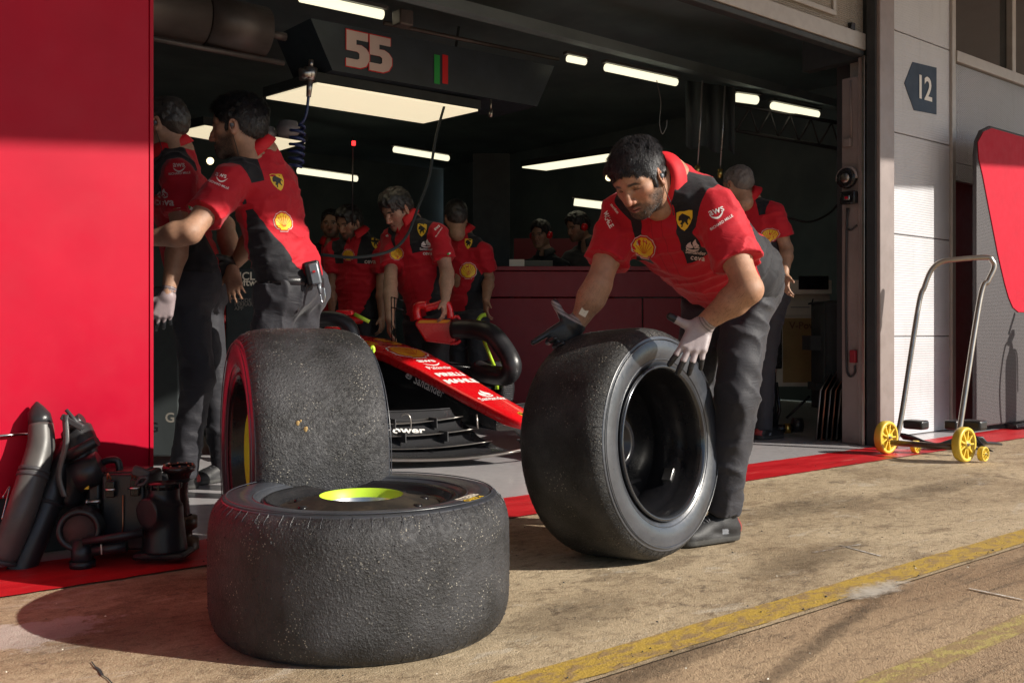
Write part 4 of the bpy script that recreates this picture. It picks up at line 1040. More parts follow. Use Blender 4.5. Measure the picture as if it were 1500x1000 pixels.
b = MB(); b.lathe([(-hC*.70, .165), (-hC*.60, .14), (-hC*.35, .095), (-hC*.2, .085), (-hC*.1, .08), (-hC*.12, .06), (-hC*.5, .055), (-hC*.52, 0)], cc_, axC, 96); b.build('wheel_disc', M['black_gloss'], TC)
for i in range(10):
    a = i*2*math.pi/10; p = cc_+axC*(-hC*.52)+(uc*math.cos(a)+vc*math.sin(a))*.128; b = MB(); b.lathe([(-.01, 0), (-.01, .010), (.018, .009), (.018, 0)], p, axC, 12); b.build('drive_peg', M['dark_grey'], TC)
dl = (P(940, 700, 3.15)-cc_)
def barrel_label(a0, txt, m, size, xs):
    art = text2d(txt, .01); V = []
    for p in art[0]:
        a = a0+p.x*size/.2; x = xs+p.y*size; V.append(cc_+axC*x+(uc*math.cos(a)+vc*math.sin(a))*(.1955))
    me = bpy.data.meshes.new('lettering'); me.from_pydata(V, [], art[1]); me.update(); return link('lettering', me, m, TC)
def ang_of(v): return math.atan2(v.dot(vc), v.dot(uc))
barrel_label(ang_of(C(-.6, -.8, .25)), 'P ZERO', M['yellow_ink'], .022, hC*.18)
barrel_label(ang_of(C(-.6, -.8, .15)), 'FRONT', M['yellow_ink'], .012, hC*.0)
# sensor block inside
q = cc_+axC*(hC*.35)+(C(.6, .8, -.75)-axC*C(.6, .8, -.75).dot(axC)).normalized()*.196
b = MB(); r_ = (cc_+axC*(hC*.35)-q).normalized(); b.box(q, (.035, .045, .01), (axC, r_.cross(axC), r_), .002); b.build('balance_weight', M['alu'], TC)
# ================================================================ steel trolley
def ground(px, py, z=.012): q = GZ(px, py, z); return q
tl = thing('tyre_trolley', 'steel tube trolley with yellow wheels standing by the white column', 'trolley', GZ(1360, 665, .012))
fr, bl = GZ(1412, 676, .012), GZ(1298, 664, .012)     # near right and near left wheel contacts
rw = .060
wa = (fr-bl); wa.z = 0; wx_ = wa.normalized(); back = Vector((-wx_.y, wx_.x, 0))
if back.dot(FW) < 0: back = -back
def wheel(c, r, w, par):
    b = MB(); b.lathe([(-w/2, r*.80), (-w/2, r*.96), (-w*.3, r), (w*.3, r), (w/2, r*.96), (w/2, r*.80), (-w/2, r*.80)], c, wx_, 40); b.build('tyre', M['yellow_plastic'], par)
    b = MB(); b.lathe([(-w*.5, .0), (-w*.5, r*.24), (w*.5, r*.24), (w*.5, 0)], c, wx_, 20); b.lathe([(-w*.12, r*.2), (-w*.12, r*.82), (w*.12, r*.82), (w*.12, r*.2)], c, wx_, 32)
    for i in range(9):
        a = 2*math.pi*i/9; d = Vector((0, 0, 1))*math.sin(a)+back*math.cos(a); b.box(c+d*r*.52, (w*.86, r*.60, r*.09), (wx_, d, wx_.cross(d)))
    b.build('spokes', M['yellow_plastic'], par)
    b = MB(); b.lathe([(-w*.62, 0), (-w*.62, r*.10), (w*.62, r*.10), (w*.62, 0)], c, wx_, 12); b.build('axle_nut', M['steel'], par)
WH = []
for q, r, w in ((fr, .094, .045), (bl, .094, .045), (fr+wx_*.055+back*.10, .040, .030), (bl+wx_*.09+back*.16, .036, .03)):
    c_ = q+Z0*r; e = MB(); e.box(c_, (w*1.5, r*.12, r*.12), (wx_, back, Z0)); o = e.build('wheel', M['steel'], tl); wheel(c_, r, w, o); WH.append(c_)
D1, D2 = 5.86, 5.98
def tp(px, py, D): return P(px, py, D)
hp = [P(1402, 652, 5.70), P(1404, 640, 5.72), P(1435, 440, 5.86), P(1447, 412, 5.88), P(1456, 392, 5.89), P(1453, 382, 5.89), P(1444, 377, 5.90), P(1400, 380, 5.96), P(1378, 384, 6.0), P(1364, 396, 6.02), P(1354, 420, 6.02), P(1345, 450, 6.01), P(1322, 600, 5.92), P(1314, 638, 5.90), P(1311, 648, 5.89)]
b = MB(); b.tube(bez(hp, 7), .0155, 16); b.build('handle', M['steel'], tl)
b = MB(); b.tube([P(1306, 648, 5.66), P(1402, 655, 5.36)], .017, 14); b.build('axle_tube', mat('axle_steel', (.16, .12, .10), .3, metal=.6), tl); b = MB(); b.tube([P(1310, 645, 5.88), P(1310, 656, 5.88)], .02, 12); b.build('socket', M['steel'], tl); b = MB(); b.tube([P(1404, 634, 5.71), P(1403, 660, 5.69)], .019, 12); b.build('socket', M['steel'], tl)
b = MB()
rows = []
for i in range(13):
    u_ = i/12; base_ = P(1316, 634, 5.98).lerp(P(1440, 640, 5.90), u_); sag = -.055*math.exp(-((u_-.42)/.22)**2)
    rows.append([base_+Z0*(sag+.0)-back*.0, base_+Z0*(sag-.035)+back*.05, base_+Z0*(sag-.045)+back*.16, base_+Z0*(sag-.06)+back*.24])
b.sheet(rows); o = b.build('saddle_plate', M['black_plastic'], tl); solidify(o, .012)
for px0, px1, D_ in ((1321, 1352, 5.98), (1382, 1402, 5.9), (1406, 1437, 5.86)):
    cpt = P((px0+px1)/2, 622, D_); b = MB(); b.box(cpt+back*.04, ((px1-px0)/FPX*D_, .09, .055), (wx_, back, Z0), .014, 3); b.build('pad', M['black_plastic'], tl)
b = MB(); b.sheet([[P(1428, 636, 5.85), P(1436, 646, 5.8), P(1444, 655, 5.75), P(1455, 660, 5.7)], [P(1428, 648, 5.85), P(1434, 656, 5.8), P(1442, 660, 5.75), P(1454, 661, 5.7)]]); solidify(b.build('fender', M['black_plastic'], tl), .008)
# ================================================================ cooling parts stacked at the left
def put(px, py, D): return P(px, py, D)
# two long air ducts leaning on the wall
def duct(label, pts, rs, m, flare=None):
    t = thing('cooling_duct', label, 'air duct', pts[0]); b = MB(); pp = bez(pts, 7); n = len(pp)
    rr = list(np.interp(np.linspace(0, 1, n), np.linspace(0, 1, len(rs)), rs)); b.tube(pp, rr, 24); o = b.build('tube', m, t)
    for f in (.02, .48, .52):
        i = int(f*(n-1)); d = (pp[i+1]-pp[i]).normalized(); e = MB(); e.lathe([(-.006, rr[i]+.0015), (-.005, rr[i]+.004), (.005, rr[i]+.004), (.006, rr[i]+.0015)], pp[i], d, 28); e.build('clamp_ring', M['dark_grey'], t)
    return t
t_ = duct('grey corrugation free air duct leaning at the far left, curved at the top', [put(4, 820, 2.95), put(30, 752, 2.97), put(50, 690, 3.02), put(60, 652, 3.06), put(60, 622, 3.08)], [.040, .043, .042, .040, .036], mat('duct_grey', (.075, .072, .07), .4, dirt=.4, dcol=(.14, .12, .11)))
b = MB(); q = put(60, 622, 3.08); tip = put(54, 588, 3.10)
b.loft([[q+RT*math.cos(a)*.036+FW*math.sin(a)*.036 for a in [2*math.pi*k/20 for k in range(20)]], [q.lerp(tip, .5)+RT*math.cos(a)*.034+FW*math.sin(a)*.028 for a in [2*math.pi*k/20 for k in range(20)]], [q.lerp(tip, .8)+RT*math.cos(a)*.018+FW*math.sin(a)*.014 for a in [2*math.pi*k/20 for k in range(20)]], [tip+RT*math.cos(a)*.003+FW*math.sin(a)*.004 for a in [2*math.pi*k/20 for k in range(20)]]])
b.build('nozzle', M['black_plastic'], t_)
duct('straight black air duct leaning beside the grey one', [put(28, 842, 2.98), put(55, 775, 3.02), put(88, 690, 3.10), put(104, 655, 3.16)], [.040, .042, .040, .036], M['black_plastic'])
t_ = thing('cooling_duct', 'black bracketed duct with a curved fin and side pipe, standing behind the blower box', 'air duct', put(105, 760, 3.12))
b = MB(); b.tube(bez([put(98, 735, 3.12), put(112, 690, 3.12), put(120, 655, 3.14), put(112, 630, 3.16)], 6), [.05]*0 or .048, 20); b.tube([put(92, 672, 3.06), put(142, 645, 3.06)], .017, 14); b.tube([put(98, 628, 3.1), put(120, 612, 3.1)], .018, 14); b.tube([put(110, 700, 3.08), put(150, 682, 3.1)], .05, 20); b.build('body', M['black_plastic'], t_)
b = MB(); fin = bez([put(96, 610, 3.05), put(97, 650, 3.03), (put(88, 685, 3.03)), put(88, 705, 3.03), put(95, 727, 3.03)], 6); b.sheet([[p-RT*.009 for p in fin], [p+RT*.009-FW*.004 for p in fin]]); solidify(b.build('fin', mat('fin_grey', (.10, .10, .10), .35), t_), .006)
b = MB(); b.box(put(106, 618, 3.05), (.075, .015, .02), ((RT-Z0*.55).normalized(), FW, (Z0+RT*.55).normalized()), .004); b.tube([put(97, 600, 3.05), put(121, 628, 3.05)], .006, 8); b.tube([put(98, 607, 3.05), put(98, 628, 3.05)], .01, 8); b.build('bracket', M['dark_grey'], t_)
# blower box with handle and latches
t_ = thing('blower_box', 'black blower box with a carrying handle, toggle latches and a side vent', 'blower', GZ(180, 822, .012))
DB = 3.06
def bx(x0, y0, x1, y1, D, dep, name, m, par, bev=.008): 
    return pbox(name, x0, y0, x1, y1, D, dep, m, par, bev)
body = bx(148, 694, 212, 806, DB, .16, 'housing', M['black_plastic'], t_, .010)
bx(128, 706, 146, 800, DB+.03, .12, 'housing', M['black_plastic'], t_, .008)
bx(141, 690, 205, 697, DB+.02, .12, 'lid', mat('lid_red_shine', (.05, .012, .012), .25), t_, .004)
b = MB(); b.tube(bez([put(143, 694, DB+.07), put(150, 678, DB+.07), put(163, 673, DB+.07), put(173, 676, DB+.07), put(176, 692, DB+.07)], 7), .011, 12); b.build('handle', M['black_plastic'], t_)
b = MB(); b.lathe([(-.11, 0), (-.11, .058), (-.085, .066), (-.02, .066), (.0, .062), (.012, .062), (.012, .048), (-.004, .046), (-.004, 0)], put(116, 776, 2.98), C(.25, -.95, .05), 36); b.build('motor_drum', M['black_plastic'], t_)
b = MB(); b.lathe([(0, 0), (0, .045), (.005, .045), (.005, 0)], put(116, 776, 2.98)+C(.25, -.95, .05)*0, C(.25, -.95, .05), 24); b.build('mesh_vent', mat('mesh_red', (.10, .045, .04), .5, bump=.003, bs=500), t_)
b = MB(); b.tube([put(121, 830, 2.98), put(120, 790, 2.99)], .032, 20); b.lathe([(0, .034), (.0, .037), (.02, .037), (.02, .034)], put(121, 830, 2.98), Z0, 20); b.build('foot_pipe', M['black_plastic'], t_)
b = MB(); b.tube([put(122, 793, 2.96), put(210, 780, 2.98)], .012, 12); b.tube([put(136, 806, 2.97), put(186, 800, 2.98)], .016, 12); b.build('clamp_bar', M['black_plastic'], t_)
for px, py in ((162, 716), (198, 714)):
    q = put(px, py, DB-.012); b = MB(); b.box(q, (.028, .012, .05), (RT, FW, Z0), .003); o = b.build('latch', M['black_gloss'], t_)
    b = MB(); b.tube([q-FW*.012+Z0*.0-RT*.018, q-FW*.012+RT*.018], .0035, 8); b.build('latch_pin', M['chrome'], o); b = MB(); b.tube(bez([q-FW*.01+Z0*.03-RT*.005, q-FW*.02+Z0*.05, q-FW*.01+Z0*.03+RT*.006], 4), .003, 6); b.build('latch_loop', M['copper'], o)
b = MB(); b.tube([put(128, 735, DB-.01), put(147, 734, DB-.01)], .006, 10); b.lathe([(-.003, 0), (-.003, .009), (.003, .009), (.003, 0)], put(128, 735, DB-.01), RT, 10); b.build('bolt', M['alu'], t_)
b = MB(); b.tube([put(180, 725, DB-.006), put(180, 770, DB-.006), put(178, 788, DB-.006)], .0022, 6); b.build('tie_strap', M['copper'], t_)
b = MB(); b.tube([put(148, 797, 2.95), put(149, 812, 2.95)], .002, 6); b.build('tie_strap', M['cream'], t_)
b = MB(); b.box(put(127, 707, 3.06), (.014, .004, .038), (RT, FW, Z0)); b.build('yellow_tab', M['yellow_ink'], t_)
b = MB(); b.box(put(207, 692, 3.0), (.055, .02, .03), ((RT-Z0*.4).normalized(), FW, (Z0+RT*.4).normalized()), .006); b.tube(bez([put(199, 710, 2.99), put(206, 700, 2.98), put(216, 700, 2.98), put(211, 708, 2.98), put(202, 711, 2.98)], 6), .005, 8); b.build('carabiner', M['dark_grey'], t_)
# big elbow pipe
t_ = thing('elbow_pipe', 'fat black moulded elbow pipe standing right of the blower box', 'pipe', GZ(235, 815, .012))
S_ = SDF(); z_ = lambda x, y, D: np.array(P(x, y, D))
S_.seg(z_(242, 806, 3.06), z_(240, 740, 3.06), .066, .054, .02, flat=3); S_.seg(z_(240, 745, 3.06), z_(214, 752, 3.0), .048, .046, .02, flat=1); S_.seg(z_(240, 740, 3.06), z_(240, 712, 3.06), .046, .046, .012, flat=1)
V, Q = S_.mesh(.004, smooth=2); link('elbow', npmesh('elbow', V, Q), M['black_plastic'], t_)
b = MB(); b.box(P(240, 810, 3.06), (.16, .12, .022), (RT, FW, Z0), .012, 3); b.build('base', M['black_plastic'], t_)
b = MB(); b.lathe([(-.004, 0), (-.004, .048), (.010, .050), (.014, .047), (.014, 0)], P(240, 713, 3.06), Z0, 28)
for i in range(14): a = 2*math.pi*i/14; b.box(P(240, 713, 3.06)+Vector((math.cos(a), math.sin(a), 0))*.049+Z0*.005, (.008, .006, .016), (Vector((math.cos(a), math.sin(a), 0)), Vector((-math.sin(a), math.cos(a), 0)), Z0))
b.build('cap', M['black_gloss'], t_)
# flanged cylinder
t_ = thing('fan_housing', 'flanged round fan housing with rim screws behind the elbow pipe', 'fan', GZ(270, 800, .012))
ct = P(262, 682, 3.22); b = MB(); dn = C(.0, .04, -1)
b.lathe([(.0, .040), (-.004, .048), (.004, .052), (.014, .052), (.022, .040), (.05, .030), (.09, .028), (.16, .034), (.19, .030)], ct, dn, 36); b.build('flange', mat('flange_brown', (.045, .02, .018), .25, coat=.3), t_)
b = MB(); b.lathe([(.008, .040), (.05, .032), (.05, 0)], ct, dn, 32); b.build('fan_bore', M['black_matt'], t_)
for i in range(10):
    a = 2*math.pi*i/10; q = ct+Vector((math.cos(a)*.046, math.sin(a)*.046, .003)); b = MB(); b.lathe([(-.002, 0), (-.002, .004), (.003, .003), (.003, 0)], q, Z0, 8); b.build('screw', M['copper'], t_)
b = MB(); b.lathe([(.16, .03), (.165, .046), (.20, .046), (.21, .03), (.23, .03), (.235, .05), (.30, .052), (.305, .036), (.33, .036), (.335, .0)], ct+RT*.01, dn, 32); b.build('motor', mat('motor_brown', (.09, .055, .035), .35, metal=.5, dirt=.3), t_)
# grey carbon splitter sheet at the far left
t_ = thing('carbon_panel', 'carbon fibre panel edge sticking out of the left, resting on dark boxes', 'panel', put(20, 630, 3.15))
b = MB(); b.hexa([put(-40, 632, 3.0), put(68, 625, 3.2), put(76, 622, 3.3), put(-40, 625, 3.3), put(-40, 625, 3.0), put(60, 620, 3.2), put(66, 612, 3.3), put(-40, 615, 3.3)]); b.build('sheet', M['carbon'], t_)
b = MB(); b.tube([put(-40, 641, 3.0), put(55, 634, 3.12)], .005, 8); b.build('edge_rail', M['chrome'], t_)
t_ = thing('equipment_case', 'dark equipment case in the shade behind the leaning ducts', 'case', put(60, 800, 3.2))
pbox('body', -10, 700, 84, 818, 3.2, .1, M['black_matt'], t_, .01)
pbox('body', -40, 640, -2, 820, 3.1, .15, M['black_matt'], t_, .01)
b = MB(); b.tube(bez([put(3, 760, 3.02), put(9, 735, 3.04), put(14, 712, 3.06), put(4, 728, 3.02)], 6), .003, 6); b.build('wire_loop', M['chrome'], t_)
# ================================================================ racing car
XC = 3.5
car = thing('racing_car', 'red single seat racing car in the garage with its front wheels removed', 'car', (XC, 6.5, .05))
def sec(y, hw, z0, z1, p=3.5, n=28, xo=0.0, tw=1.0):
    pts = []
    for i in range(n):
        a = 2*math.pi*i/n+math.pi/n; ca_, sa = math.cos(a), math.sin(a)
        x = hw*math.copysign(abs(ca_)**(2/p), ca_); zz = math.copysign(abs(sa)**(2/p), sa)
        x *= (tw if zz > 0 else 1.0)+(1-tw)*0
        pts.append(Vector((XC+xo+x, y, (z0+z1)/2+(z1-z0)/2*zz)))
    return pts
b = MB(); prof = [(4.02, .045, .205, .225), (4.05, .085, .19, .245), (4.15, .105, .20, .275), (4.5, .125, .30, .375), (4.9, .145, .42, .50), (5.25, .17, .515, .595), (5.7, .20, .585, .665), (6.2, .24, .62, .70), (6.55, .27, .64, .72)]
b.loft([sec(y, w, z0, z1, 4) for y, w, z0, z1 in prof]); nose = b.build('nose_cone', M['red_car'], car); bvn = bvh_of(nose)
b = MB(); b.loft([sec(y, w*.955, z0, z1, 7) for y, w, z0, z1 in [(4.22, .10, .17, .24), (4.5, .12, .18, .325), (4.9, .142, .20, .445), (5.25, .167, .20, .54), (5.7, .197, .18, .61), (6.2, .237, .15, .64), (6.6, .27, .12, .66)]]); keel = b.build('keel', M['black_gloss'], car); bvk = bvh_of(keel)
b = MB(); b.loft([sec(y, w, z0, z1, 3.2) for y, w, z0, z1 in [(6.56, .30, .10, .66), (7.2, .62, .08, .60), (8.0, .72, .07, .56), (9.0, .45, .07, .48), (9.6, .25, .08, .42)]]); b.build('sidepods', M['red_car'], car)
b = MB(); b.loft([sec(y, w, z0, z1, 2.6) for y, w, z0, z1 in [(7.35, .10, .5, .95), (7.5, .16, .5, 1.0), (8.0, .15, .5, .93), (9.0, .10, .45, .75), (9.8, .05, .4, .6)]]); b.build('engine_cover', M['red_car'], car)
b = MB(); b.tube(bez([(XC, 6.45, .70), (XC, 6.5, .84), (XC+.01, 6.6, .88)], 5), .022, 10); b.tube(bez([(XC-.30, 7.35, .78), (XC-.29, 7.0, .86), (XC-.15, 6.68, .885), (XC, 6.6, .89), (XC+.15, 6.68, .885), (XC+.29, 7.0, .86), (XC+.30, 7.35, .78)], 6), .03, 12); b.build('halo', M['black_gloss'], car)
b = MB(); b.box((XC, 7.3, .07), (1.5, 3.4, .03), bevel=.01); b.build('floor', M['carbon'], car)
for s in (-1, 1):
    b = MB(); b.box((XC+s*.52, 6.75, .80), (.16, .05, .06), bevel=.02); b.tube([(XC+s*.28, 6.8, .68), (XC+s*.48, 6.76, .79)], .008, 8); b.build('mirror', M['red_car'], car)
    for (y0, z0, y1, z1) in ((5.3, .52, 5.15, .45), (5.75, .56, 5.4, .48), (5.35, .24, 5.15, .22), (5.8, .24, 5.4, .22), (5.25, .40, 5.12, .33)):
        b = MB(); b.tube([(XC+s*.14, y0, z0), (XC+s*.66, y1, z1)], .011, 8); b.build('wishbone', M['black_gloss'], car)
    hubc = Vector((XC+s*.70, 5.25, .34)); b = MB(); b.lathe([(-.07, 0), (-.07, .16), (-.06, .178), (.05, .175), (.06, .15), (.06, .06), (.13, .045), (.14, 0)], hubc, X0*s, 40); hb = b.build('brake_drum', M['black_plastic'], car)
    b = MB(); b.lathe([(.075, .0), (.075, .07), (.085, .075), (.09, 0)], hubc, X0*s, 28); b.build('wheel_nut', M['dark_grey'], hb)
    b = MB(); b.box(hubc+Vector((-s*.02, -.14, .02)), (.10, .12, .22), bevel=.02); b.build('brake_scoop', M['carbon'], hb)
# antenna forks on the nose
b = MB(); 
for px in (574, 579): b.tube([P(px, 500, 6.35), P(px-1, 435, 6.35)], .004, 6)
b.tube([P(573, 435, 6.35), P(591, 440, 6.35)], .0035, 6); b.tube([P(573, 450, 6.35), P(591, 454, 6.35)], .0035, 6); b.build('sensor_rake', M['black_gloss'], car)
# front wing: swept cambered elements
def wing_el(y_lead, z_lead, chord, rise, th, s, x0=.10, x1=.98, swp=.42, dz=0.0, n=14, m='carbon', name='wing_element', camber=.02):
    secs = []
    for i in range(n):
        u_ = i/(n-1); x = x0+(x1-x0)*u_; yl = y_lead+swp*u_**1.25; ch = chord*(1-.25*u_); ri = rise*(.7+.5*math.sin(u_*math.pi*.9)); zl = z_lead+dz*u_-.03*math.sin(u_*math.pi)
        top = []; bot = []
        for k in range(9):
            q = k/8; zz = zl+ri*q**1.25-camber*math.sin(math.pi*q); t_h = th*math.sqrt(max(q, .0))*(1-q)*2.2+.0015
            top.append(Vector((XC+s*x, yl+ch*q, zz+t_h))); bot.append(Vector((XC+s*x, yl+ch*q, zz-t_h)))
        secs.append(top+bot[::-1])
    b = MB(); b.loft(secs); o = b.build(name, M[m], car)
    e = MB(); e.tube([q_[9*2-1]*.5+q_[0]*.5-Y0*.002 for q_ in secs], .0028, 6); e.build('edge_highlight', M['steel'], o)  # pale steel tube imitates the highlight on the carbon leading edge
    e = MB(); e.tube([q_[8]+Z0*.001 for q_ in secs], .0022, 6); e.build('trailing_edge', M['dark_grey'], o); return o
for s in (-1, 1):
    e1 = wing_el(4.02, .085, .26, .03, .010, s); e2 = wing_el(4.20, .125, .17, .055, .006, s, .14); e3 = wing_el(4.31, .185, .15, .06, .005, s, .16, swp=.38); o_last = wing_el(4.41, .245, .12, .05, .004, s, .18, swp=.34)
    if s < 0: wing_parts = [e1, e2, e3, o_last]
    for x in (.34, .55, .78):
        for (y, z) in ((4.26, .14), (4.36, .205)):
            b = MB(); b.box((XC+s*x, y+.42*x**1.25, z+.01), (.006, .08, .055), bevel=.002); b.build('slot_bracket', M['dark_grey'], car)
    b = MB(); b.prism([(XC+s*.985, y, z) for y, z in ((4.36, .05), (4.95, .05), (4.98, .30), (4.7, .33), (4.40, .16))], (s*.008, 0, 0)); b.build('endplate', M['carbon'], car)
b = MB(); b.tube(bez([(XC-.98, 4.445, .075), (XC-.6, 4.23, .055), (XC-.3, 4.10, .06), (XC-.1, 4.03, .085), (XC, 4.01, .095), (XC+.1, 4.03, .085), (XC+.3, 4.1, .06), (XC+.6, 4.23, .055), (XC+.98, 4.445, .075)], 8), .008, 8); b.build('wing_edge_highlight', M['steel'], car)  # steel tube stands in for the highlight along the wing's front
# nose artwork
def on_nose(py, art, m, size, name='logo', dx=0.0, off=.0012, sq=1.0, nrm=None, dy=0.0):
    q = PX(py[0], py[1], XC); o = Vector((XC+dx, q.y+dy, q.z)); upv = Vector((0, .94, .34)); a = art
    if sq != 1: a = ([Vector((p.x, p.y*sq)) for p in art[0]], art[1])
    return decal(name, a, m, o, X0, upv, nose, bvn, size, off)
for a, m, off in ((SHELL_O, 'white_ink', .001), (SHELL_R, 'red_ink', .0017), (SHELL_Y, 'orange_ink', .0024), (SHELL_RIB, 'red_ink', .0031)):
    on_nose((598, 513), a, M[m], .22, 'shell_logo', 0, off, 1.3)
on_nose((624, 526), text2d('aws', .035), M['white_ink'], .085, dx=0); on_nose((630, 531), SMILE, M['white_ink'], .12, dy=-.02)
on_nose((643, 540), text2d('Palantir', .01), M['white_ink'], .058, sq=1.3); on_nose((660, 548), text2d('PIRELLI', .05), M['white_ink'], .064, sq=1.2)
on_nose((676, 558), text2d('MAHLE', .06), M['white_ink'], .07, sq=1.2); on_nose((710, 574), FLAME, M['white_ink'], .085, sq=1.5); on_nose((722, 583), text2d('Santander', .02), M['white_ink'], .046, sq=1.5)
for a, m, off in ((poly2d([(math.cos(x)*.36, math.sin(x)*.5) for x in [2*math.pi*i/20 for i in range(20)]], .3), 'yellow_ink', .001), (HORSE, 'black_ink', .0018)): on_nose((765, 607), a, M[m], .05, 'badge', 0, off, 1.4)
# yellow race number on the cockpit top
for dx in (-.09, .09):
    on_nose((553, 496), five(0), M['orange_ink'], .16, 'number', dx, .0012, 1.6)
decal('lettering', text2d('Santander', .01), M['pale_ink'], PX(622, 557, XC-.15), -Y0*.93-Z0*.37, Z0, keel, None, .125, .004) if 0 else None
q = PX(626, 566, XC-.14); d_ = Vector((0, -1, -.27)).normalized()
decal('lettering', text2d('Santander', .012), M['white_ink'], (q.x, q.y, q.z), d_, Z0, keel, bvk, .072, .003, .3)
q = PX(595, 549, XC-.16); decal('logo', FLAME, M['white_ink'], q, d_, Z0, keel, bvk, .06, .003, .3)
hits = []
for w_ in wing_parts:
    h_ = bvh_of(w_).ray_cast(Vector((0, 0, CAMH)), (P(596, 631, 5)-Vector((0, 0, CAMH))).normalized(), 12)
    if h_[0] is not None: hits.append((h_[3], h_, w_))
if hits:
    _, h_, w_ = min(hits, key=lambda x: x[0]); nn = h_[1] if h_[1].z > 0 else -h_[1]; rr_ = (X0-Y0*.55).normalized(); rr_ = (rr_-nn*rr_.dot(nn)).normalized()
    decal('lettering', text2d('V-Power', .03), M['white_ink'], h_[0]-rr_*.05, rr_, nn.cross(rr_), car, bvh_of(w_), .082, .004, .1)
b = MB(); b.tube(bez([P(588, 609, 5.2), P(595, 606, 5.2), P(601, 612, 5.2), P(602, 628, 5.2)], 5), .004, 6); b.tube([P(698, 607, 5.2), P(700, 628, 5.2)], .005, 6); b.build('wing_stay', M['steel'], car)
# blown cooling unit clipped on the far front hub
def blower_unit(label, dx, pts_hose, D, shift=(0, 0)):
    t = thing('brake_cooler', label, 'cooling blower', P(640+shift[0], 480+shift[1], D)); X_, Y_ = shift
    pp = lambda x, y, d=D: P(x+X_, y+Y_, d)
    b = MB(); out = [(607, 474), (613, 466), (662, 468), (668, 473), (668, 498), (662, 505), (623, 500)]
    b.prism([pp(x, y) for x, y in out], FW*.16); o = b.build('housing', M['red_car'], t); bevelmod(o, .012, 3)
    b = MB(); b.prism([pp(x, y, D-.015) for x, y in ((615, 469), (660, 468.5), (656, 473), (612, 473))], -FW*.002); b.build('stripe', M['orange_ink'], t)
    b = MB(); b.tube(bez([pp(612, 468), pp(610, 455), pp(613, 448), pp(625, 447)], 5), [.05*.8, .03, .028, .03]*0 or .028, 14); b.tube(bez([pp(622, 452), pp(640, 447), pp(652, 443), pp(658, 452), pp(660, 466)], 6), .024, 14); b.build('handle', M['red_car'], t); b = MB(); b.tube(bez([pp(660, 466), pp(670, 464), pp(673, 468)], 4), .012, 8); b.tube(bez([pp(660, 503), pp(670, 502), pp(674, 498)], 4), .012, 8); b.build('clamp_arm', M['red_car'], t)
    b = MB(); b.tube(bez([pp(*q) for q in pts_hose], 7), .062, 24); b.build('hose', M['black_plastic'], t)
    b = MB(); b.tube(bez([pp(712, 461), pp(706, 462), pp(701, 468), pp(700, 474)], 5), .013, 8); b.tube([pp(706, 492), pp(724, 536)], .011, 8); b.tube([pp(727, 553), pp(728, 570)], .013, 8); b.build('strap', M['lime'], t)
    return t
blower_unit('red brake cooling blower with a yellow stripe and fat bent black hose', 0, [(664, 482, 6.5), (690, 482, 6.45), (718, 488, 6.35), (738, 510, 6.3), (750, 535, 6.25), (742, 550, 6.3), (718, 548, 6.4), (700, 541, 6.5)], 6.5)
t_ = thing('brake_cooler', 'black hose arc and red blower half hidden behind the rear tyre', 'cooling blower', P(480, 490, 5.6))
b = MB(); b.tube(bez([P(448, 530, 5.5), P(450, 490, 5.5), P(465, 470, 5.5), P(490, 468, 5.5), P(510, 478, 5.5), P(517, 500, 5.5), P(518, 530, 5.5)], 7), .045, 20); b.build('hose', M['black_plastic'], t_)
b = MB(); b.box(P(487, 486, 5.4), (.09, .08, .06), (RT, FW, Z0), .02); b.build('housing', M['red_car'], t_); b = MB(); b.box(P(505, 458, 5.8), (.10, .06, .03), (RT, FW, Z0), .01); b.build('bracket', M['red_car'], t_); b = MB(); b.box(P(463, 458, 5.7), (.05, .06, .06), (RT, FW, Z0), .02); b.build('cover', M['red_car'], t_)
b = MB(); b.tube([P(519, 460, 5.7), P(541, 471, 5.7)], .011, 8); b.build('strap', M['lime'], t_); b = MB(); b.tube(bez([P(441, 473, 5.5), P(447, 482, 5.5), P(451, 492, 5.5)], 4), .011, 8); b.build('strap', M['lime'], t_); b = MB(); b.tube(bez([P(542, 512, 5.4), P(546, 508, 5.4), P(547, 514, 5.4), P(543, 517, 5.4)], 4), .01, 8); b.build('strap', M['lime'], t_)
